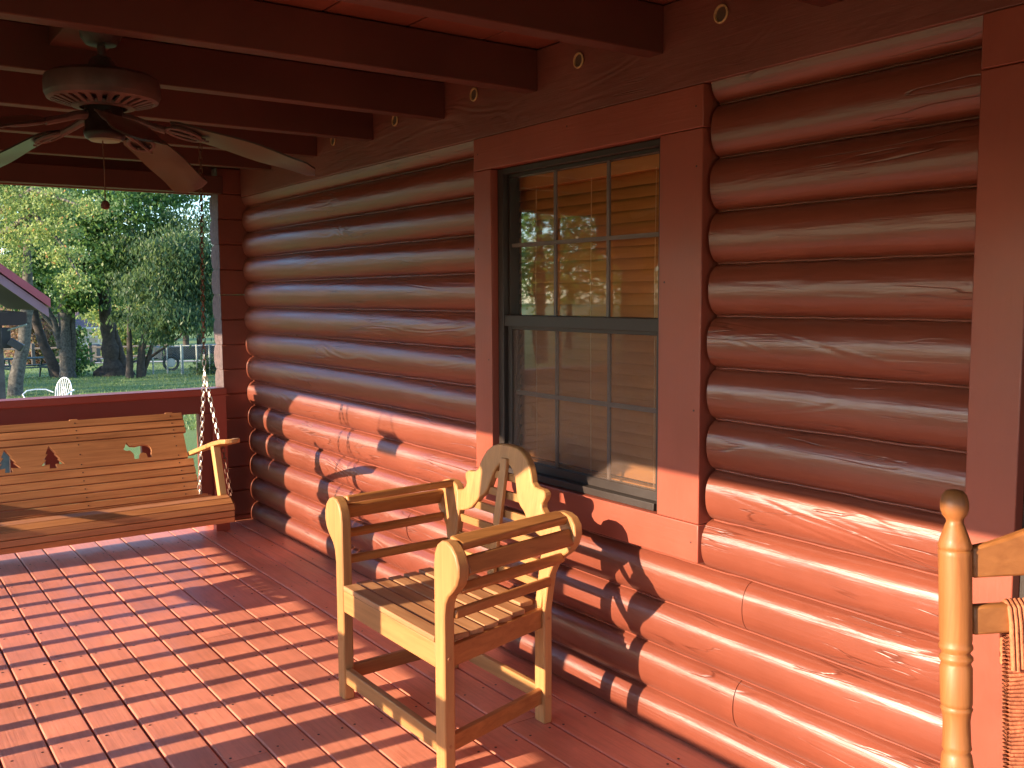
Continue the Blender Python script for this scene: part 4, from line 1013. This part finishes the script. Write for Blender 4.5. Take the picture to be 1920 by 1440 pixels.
# yellowing branch reaching in from the left
g1 = gat(-140, 27)
tree_('yellowing_tree', 'sunlit tree with yellow green leaves whose branches reach in from the upper left', 'tree', g1,
      [(0, 0, -.1, .35), (0, 0, 2, .28), (.2, 0, 4, .22), (.4, 0, 7, .12)],
      [[(.1, 0, 3.2, .12), tuple(at(60, 400, 26)-g1)+(.07,), tuple(at(110, 450, 25.5)-g1)+(.04,), tuple(at(150, 520, 25)-g1)+(.015,)], [(.2, 0, 3.9, .1), tuple(at(60, 355, 26)-g1)+(.06,), tuple(at(150, 385, 25)-g1)+(.02,)]],
      [cl(40, 380, 26, .8, .5, 1.2), cl(100, 375, 25.7, .7, .35, 1), cl(95, 430, 25.6, .6, .35, .9), cl(118, 475, 25.4, .45, .3, .6), cl(140, 520, 25.2, .28, .32, .35), cl(35, 440, 26, .7, .35, .8), cl(10, 490, 26, .6, .3, .6), cl(175, 385, 25.2, .5, .22, .5), cl(0, 350, 26.5, 1.0, .5, 1), cl(-150, 330, 27, 2.2, 2, 3)],
      14000, .075, M['lichen'], M['leaf_y'], .5)
# fine-leaved tree on the right
g2 = gat(262, 34)
tree_('willow_oak_tree', 'narrow leaved tree with several slim stems and drooping grey green foliage', 'tree', g2,
      [(-.1, 0, -.1, .16), (0, 0, 1, .13), (.35, 0, 2.3, .09), (.9, 0, 5, .05)],
      [[(.0, .1, 0, .10), (.25, 0, .8, .08), (.5, 0, 1.6, .05)], [(-.45, 0, -.05, .14), (-.42, 0, .8, .11), (-.40, 0, 1.8, .08), (-.34, 0, 2.6, .03)], [(.2, .2, .6, .05), (1.4, .2, 1.4, .04), (2.2, .1, 2.6, .02)]],
      [cl(330, 470, 33.5, 1.3, .9, 2), cl(290, 530, 33, 1.0, .7, 1.4), cl(370, 540, 34, .9, .9, 1.5), cl(315, 580, 32.5, .9, .45, 1.4), cl(275, 590, 33, .5, .3, .5), cl(355, 590, 33, .7, .4, 1), cl(300, 625, 32.5, .35, .22, .35), cl(385, 480, 34, .7, .7, .7), cl(395, 590, 34.5, .5, .4, .5), cl(240, 520, 34, .7, .35, .5), cl(250, 455, 34.5, .9, .5, .8), cl(350, 410, 35, 1.1, .55, .55), cl(400, 420, 35, .8, .5, .2), cl(415, 530, 34, .6, 1.0, .7), cl(230, 590, 34.5, .35, .2, .18)],
      26000, .115, M['bark'], M['leaf_w'], .8, 1.45)
# leaning trunks on the left, each its own tree
g3 = gat(22, 27)
tree_('leaning_tree', 'pale lichened trunk leaning right beside the shelter post', 'tree', g3,
      [(-.08, 0, -.4, .23), (.0, 0, .5, .19), (.25, 0, 1.5, .16), (.40, 0, 2.6, .15), (.5, 0, 5, .1)], [],
      [cl(30, 330, 27.5, 1.2, .8, 1), cl(70, 480, 28, .6, .35, .5), cl(20, 530, 28, .5, .25, .3)], 6000, .13, M['lichen'], M['leaf_g'], .4)
g4 = gat(96, 35.5)
tree_('leaning_tree', 'slim dark trunk curving left from the foot of the lichened tree', 'tree', g4,
      [(.15, 0, -.1, .25), (-.05, 0, .5, .19), (-.35, 0, 1.3, .16), (-.62, 0, 2.4, .15), (-.65, 0, 5, .12)], [],
      [cl(70, 500, 36, 1.2, .7, 1), cl(50, 430, 36, 1.4, .8, 1)], 8000, .15, M['bark'], M['leaf_g'], .4)
g5 = gat(118, 35)
tree_('lichened_tree', 'grey lichen covered trunk forking low with a curved left limb', 'tree', g5,
      [(.05, 0, -.1, .32), (0, 0, .4, .25), (0, 0, 1.5, .215), (.08, 0, 3.2, .20), (.2, 0, 6, .15)],
      [[(-.15, 0, 1.1, .13), (-.35, 0, 2.1, .10), (-.75, 0, 2.9, .09), (-1.4, 0, 4, .05)], [(-.1, 0, 1.5, .09), (-.6, 0, 2.2, .07), (-1.1, 0, 3.0, .04)], [(.2, 0, .3, .12), (.28, 0, 1.4, .11), (.30, 0, 3.2, .08)]],
      [cl(110, 490, 35.5, 1.1, .5, 1), cl(150, 560, 35, .5, .4, .35), cl(60, 560, 36, .7, .3, .4), cl(120, 400, 36, 1.6, 1, 1.5)], 9000, .15, M['lichen'], M['leaf_g'], .45)
# brush and shrubs
def shrub(name, label, cat, u, d, r, h, n, leaf, sz, v=None, group=None):
    g = gat(u, d); t = thing(name, label, cat, tuple(g), group)
    m = MB()
    for i in range(14):
        a = random.random()*6.28; q = Vector((math.cos(a)*r*.7*random.random(), math.sin(a)*r*.7*random.random(), h*(.6+.4*random.random())))
        m.tube([g+Vector((q.x*.1, q.y*.1, -.05)), g+q*.5+Vector((0, 0, .1)), g+q], [.03, .02, .008], 5)
    m.build('stems', M['bark'], t)
    leafmesh('leaves', leaves([((g.x, g.y, g.z+h*.55), (r, r, h*.5), 1), ((g.x-r*.4, g.y, g.z+h*.35), (r*.7, r*.7, h*.38), .5), ((g.x+r*.4, g.y, g.z+h*.3), (r*.7, r*.7, h*.36), .5)], n, sz, .4), leaf, t)
shrub('dry_bush', 'tall tangle of dry pinkish brown brush behind the rail fence', 'bush', 50, 56, 1.5, 5.0, 9000, M['leaf_b'], .16)
shrub('bush', 'bright yellow green bush between the leaning trunks', 'bush', 88, 57, .9, 3.0, 4500, M['leaf_y'], .16)
shrub('bush', 'dark green bush hugging the right side of the lichened trunk', 'bush', 138, 36.5, .10, 1.9, 900, M['leaf_g'], .14)
shrub('bush', 'small yellow green bush behind the slim stems', 'bush', 232, 62, 1.3, 3.6, 5000, M['leaf_y'], .18)
shrub('bush', 'low bush at the foot of the chain link fence near the corner logs', 'bush', 398, 36, .6, .8, 2500, M['leaf_w'], .1)
# trees beyond the road
def bgtree(u, d, hgt, r, leaf, n, lab, sz=.28, name='tree'):
    g = gat(u, d); 
    tree_(name, lab, 'tree', g, [(0, 0, -.2, .3), (.1, 0, hgt*.4, .22), (0, .2, hgt*.9, .06)], [],
          [((g.x, g.y, g.z+hgt*.62), (r, r, hgt*.36), 2), ((g.x-r*.5, g.y, g.z+hgt*.4), (r*.7, r*.7, hgt*.22), 1), ((g.x+r*.5, g.y-.3, g.z+hgt*.45), (r*.7, r*.7, hgt*.22), 1), ((g.x, g.y, g.z+hgt*.85), (r*.6, r*.6, hgt*.15), .6)],
          n, sz, M['bark'], leaf, .35, 1., 'trees beyond the road')
W_ = lambda s_: s_
bgtree(-40, 84, 9, 5, M['leaf_g'], 5000, 'tall green tree beyond the road behind the shelter roof')
bgtree(60, 96, 10, 5.5, M['leaf_g'], 8000, 'tall green tree beyond the road behind the dry brush')
bgtree(150, 112, 11, 6, M['leaf_g'], 8000, 'tall green tree rising behind the far house roof')
bgtree(235, 84, 9.5, 3.2, M['leaf_y'], 7000, 'sunny yellow green tree right of the far house')
bgtree(290, 100, 10.5, 5.5, M['leaf_g'], 8000, 'tall green tree beyond the road right of the far house')
bgtree(345, 82, 9, 3.5, M['leaf_y'], 5000, 'sunny yellow green tree behind the parked trailer')
bgtree(370, 98, 9.5, 5, M['leaf_g'], 7000, 'tall green tree beyond the road near the corner logs')
bgtree(440, 90, 9, 5, M['leaf_g'], 6000, 'tall green tree hidden partly by the corner logs')
# unseen trees on the open side: some shade the lawn, others dim glow and reflections
def sidetree(x, y, h, r, n, lab, leaf='leaf_g'):
    g = Vector((x, y, gz(x, y)))
    tree_('unseen_yard_tree', lab, 'tree', g, [(0, 0, -.2, .3), (.1, 0, h*.4, .22), (0, .2, h*.9, .06)], [],
          [((x, y, g.z+h*.62), (r, r, h*.36), 2), ((x-r*.4, y-r*.4, g.z+h*.4), (r*.7, r*.7, h*.22), 1), ((x+r*.4, y+r*.4, g.z+h*.45), (r*.7, r*.7, h*.22), 1)],
          n, .24, M['bark'], M[leaf], .35, 1., 'trees on the open side of the yard')
sidetree(-24, 35, 13, 5, 9000, 'tree left of the view casting shade over the lawn')
sidetree(-14, 41, 12, 4.5, 8000, 'second tree left of the view behind the shelter')
for i, (x, y, h, lab) in enumerate(((-30, 46, 12, 'bushy tree added to darken the reflection in the upper window panes'), (-44, 58, 14, 'taller tree added behind the mirrored one'), (-58, 44, 13, 'tree added far out on the open side'), (-33, 74, 15, 'distant tree added on the open side near the road'), (-48, -18, 10, 'tree added across the yard left of the reflected group'), (-52, -6, 11, 'broad tree added across the yard and mirrored in the window'), (-50, 9, 9, 'low tree added across the yard facing the porch'), (-56, 22, 12, 'tall tree added at the far side of the yard'), (-45, -34, 11, 'tree added across the yard behind the viewer'))):
    sidetree(x, y, h, 6.5, 6000, lab)  # added out of view to cut horizon glow and darken window reflections

# ids used while building are not part of the scene description
for o in bpy.data.objects:
    if '_o' in o: del o['_o']
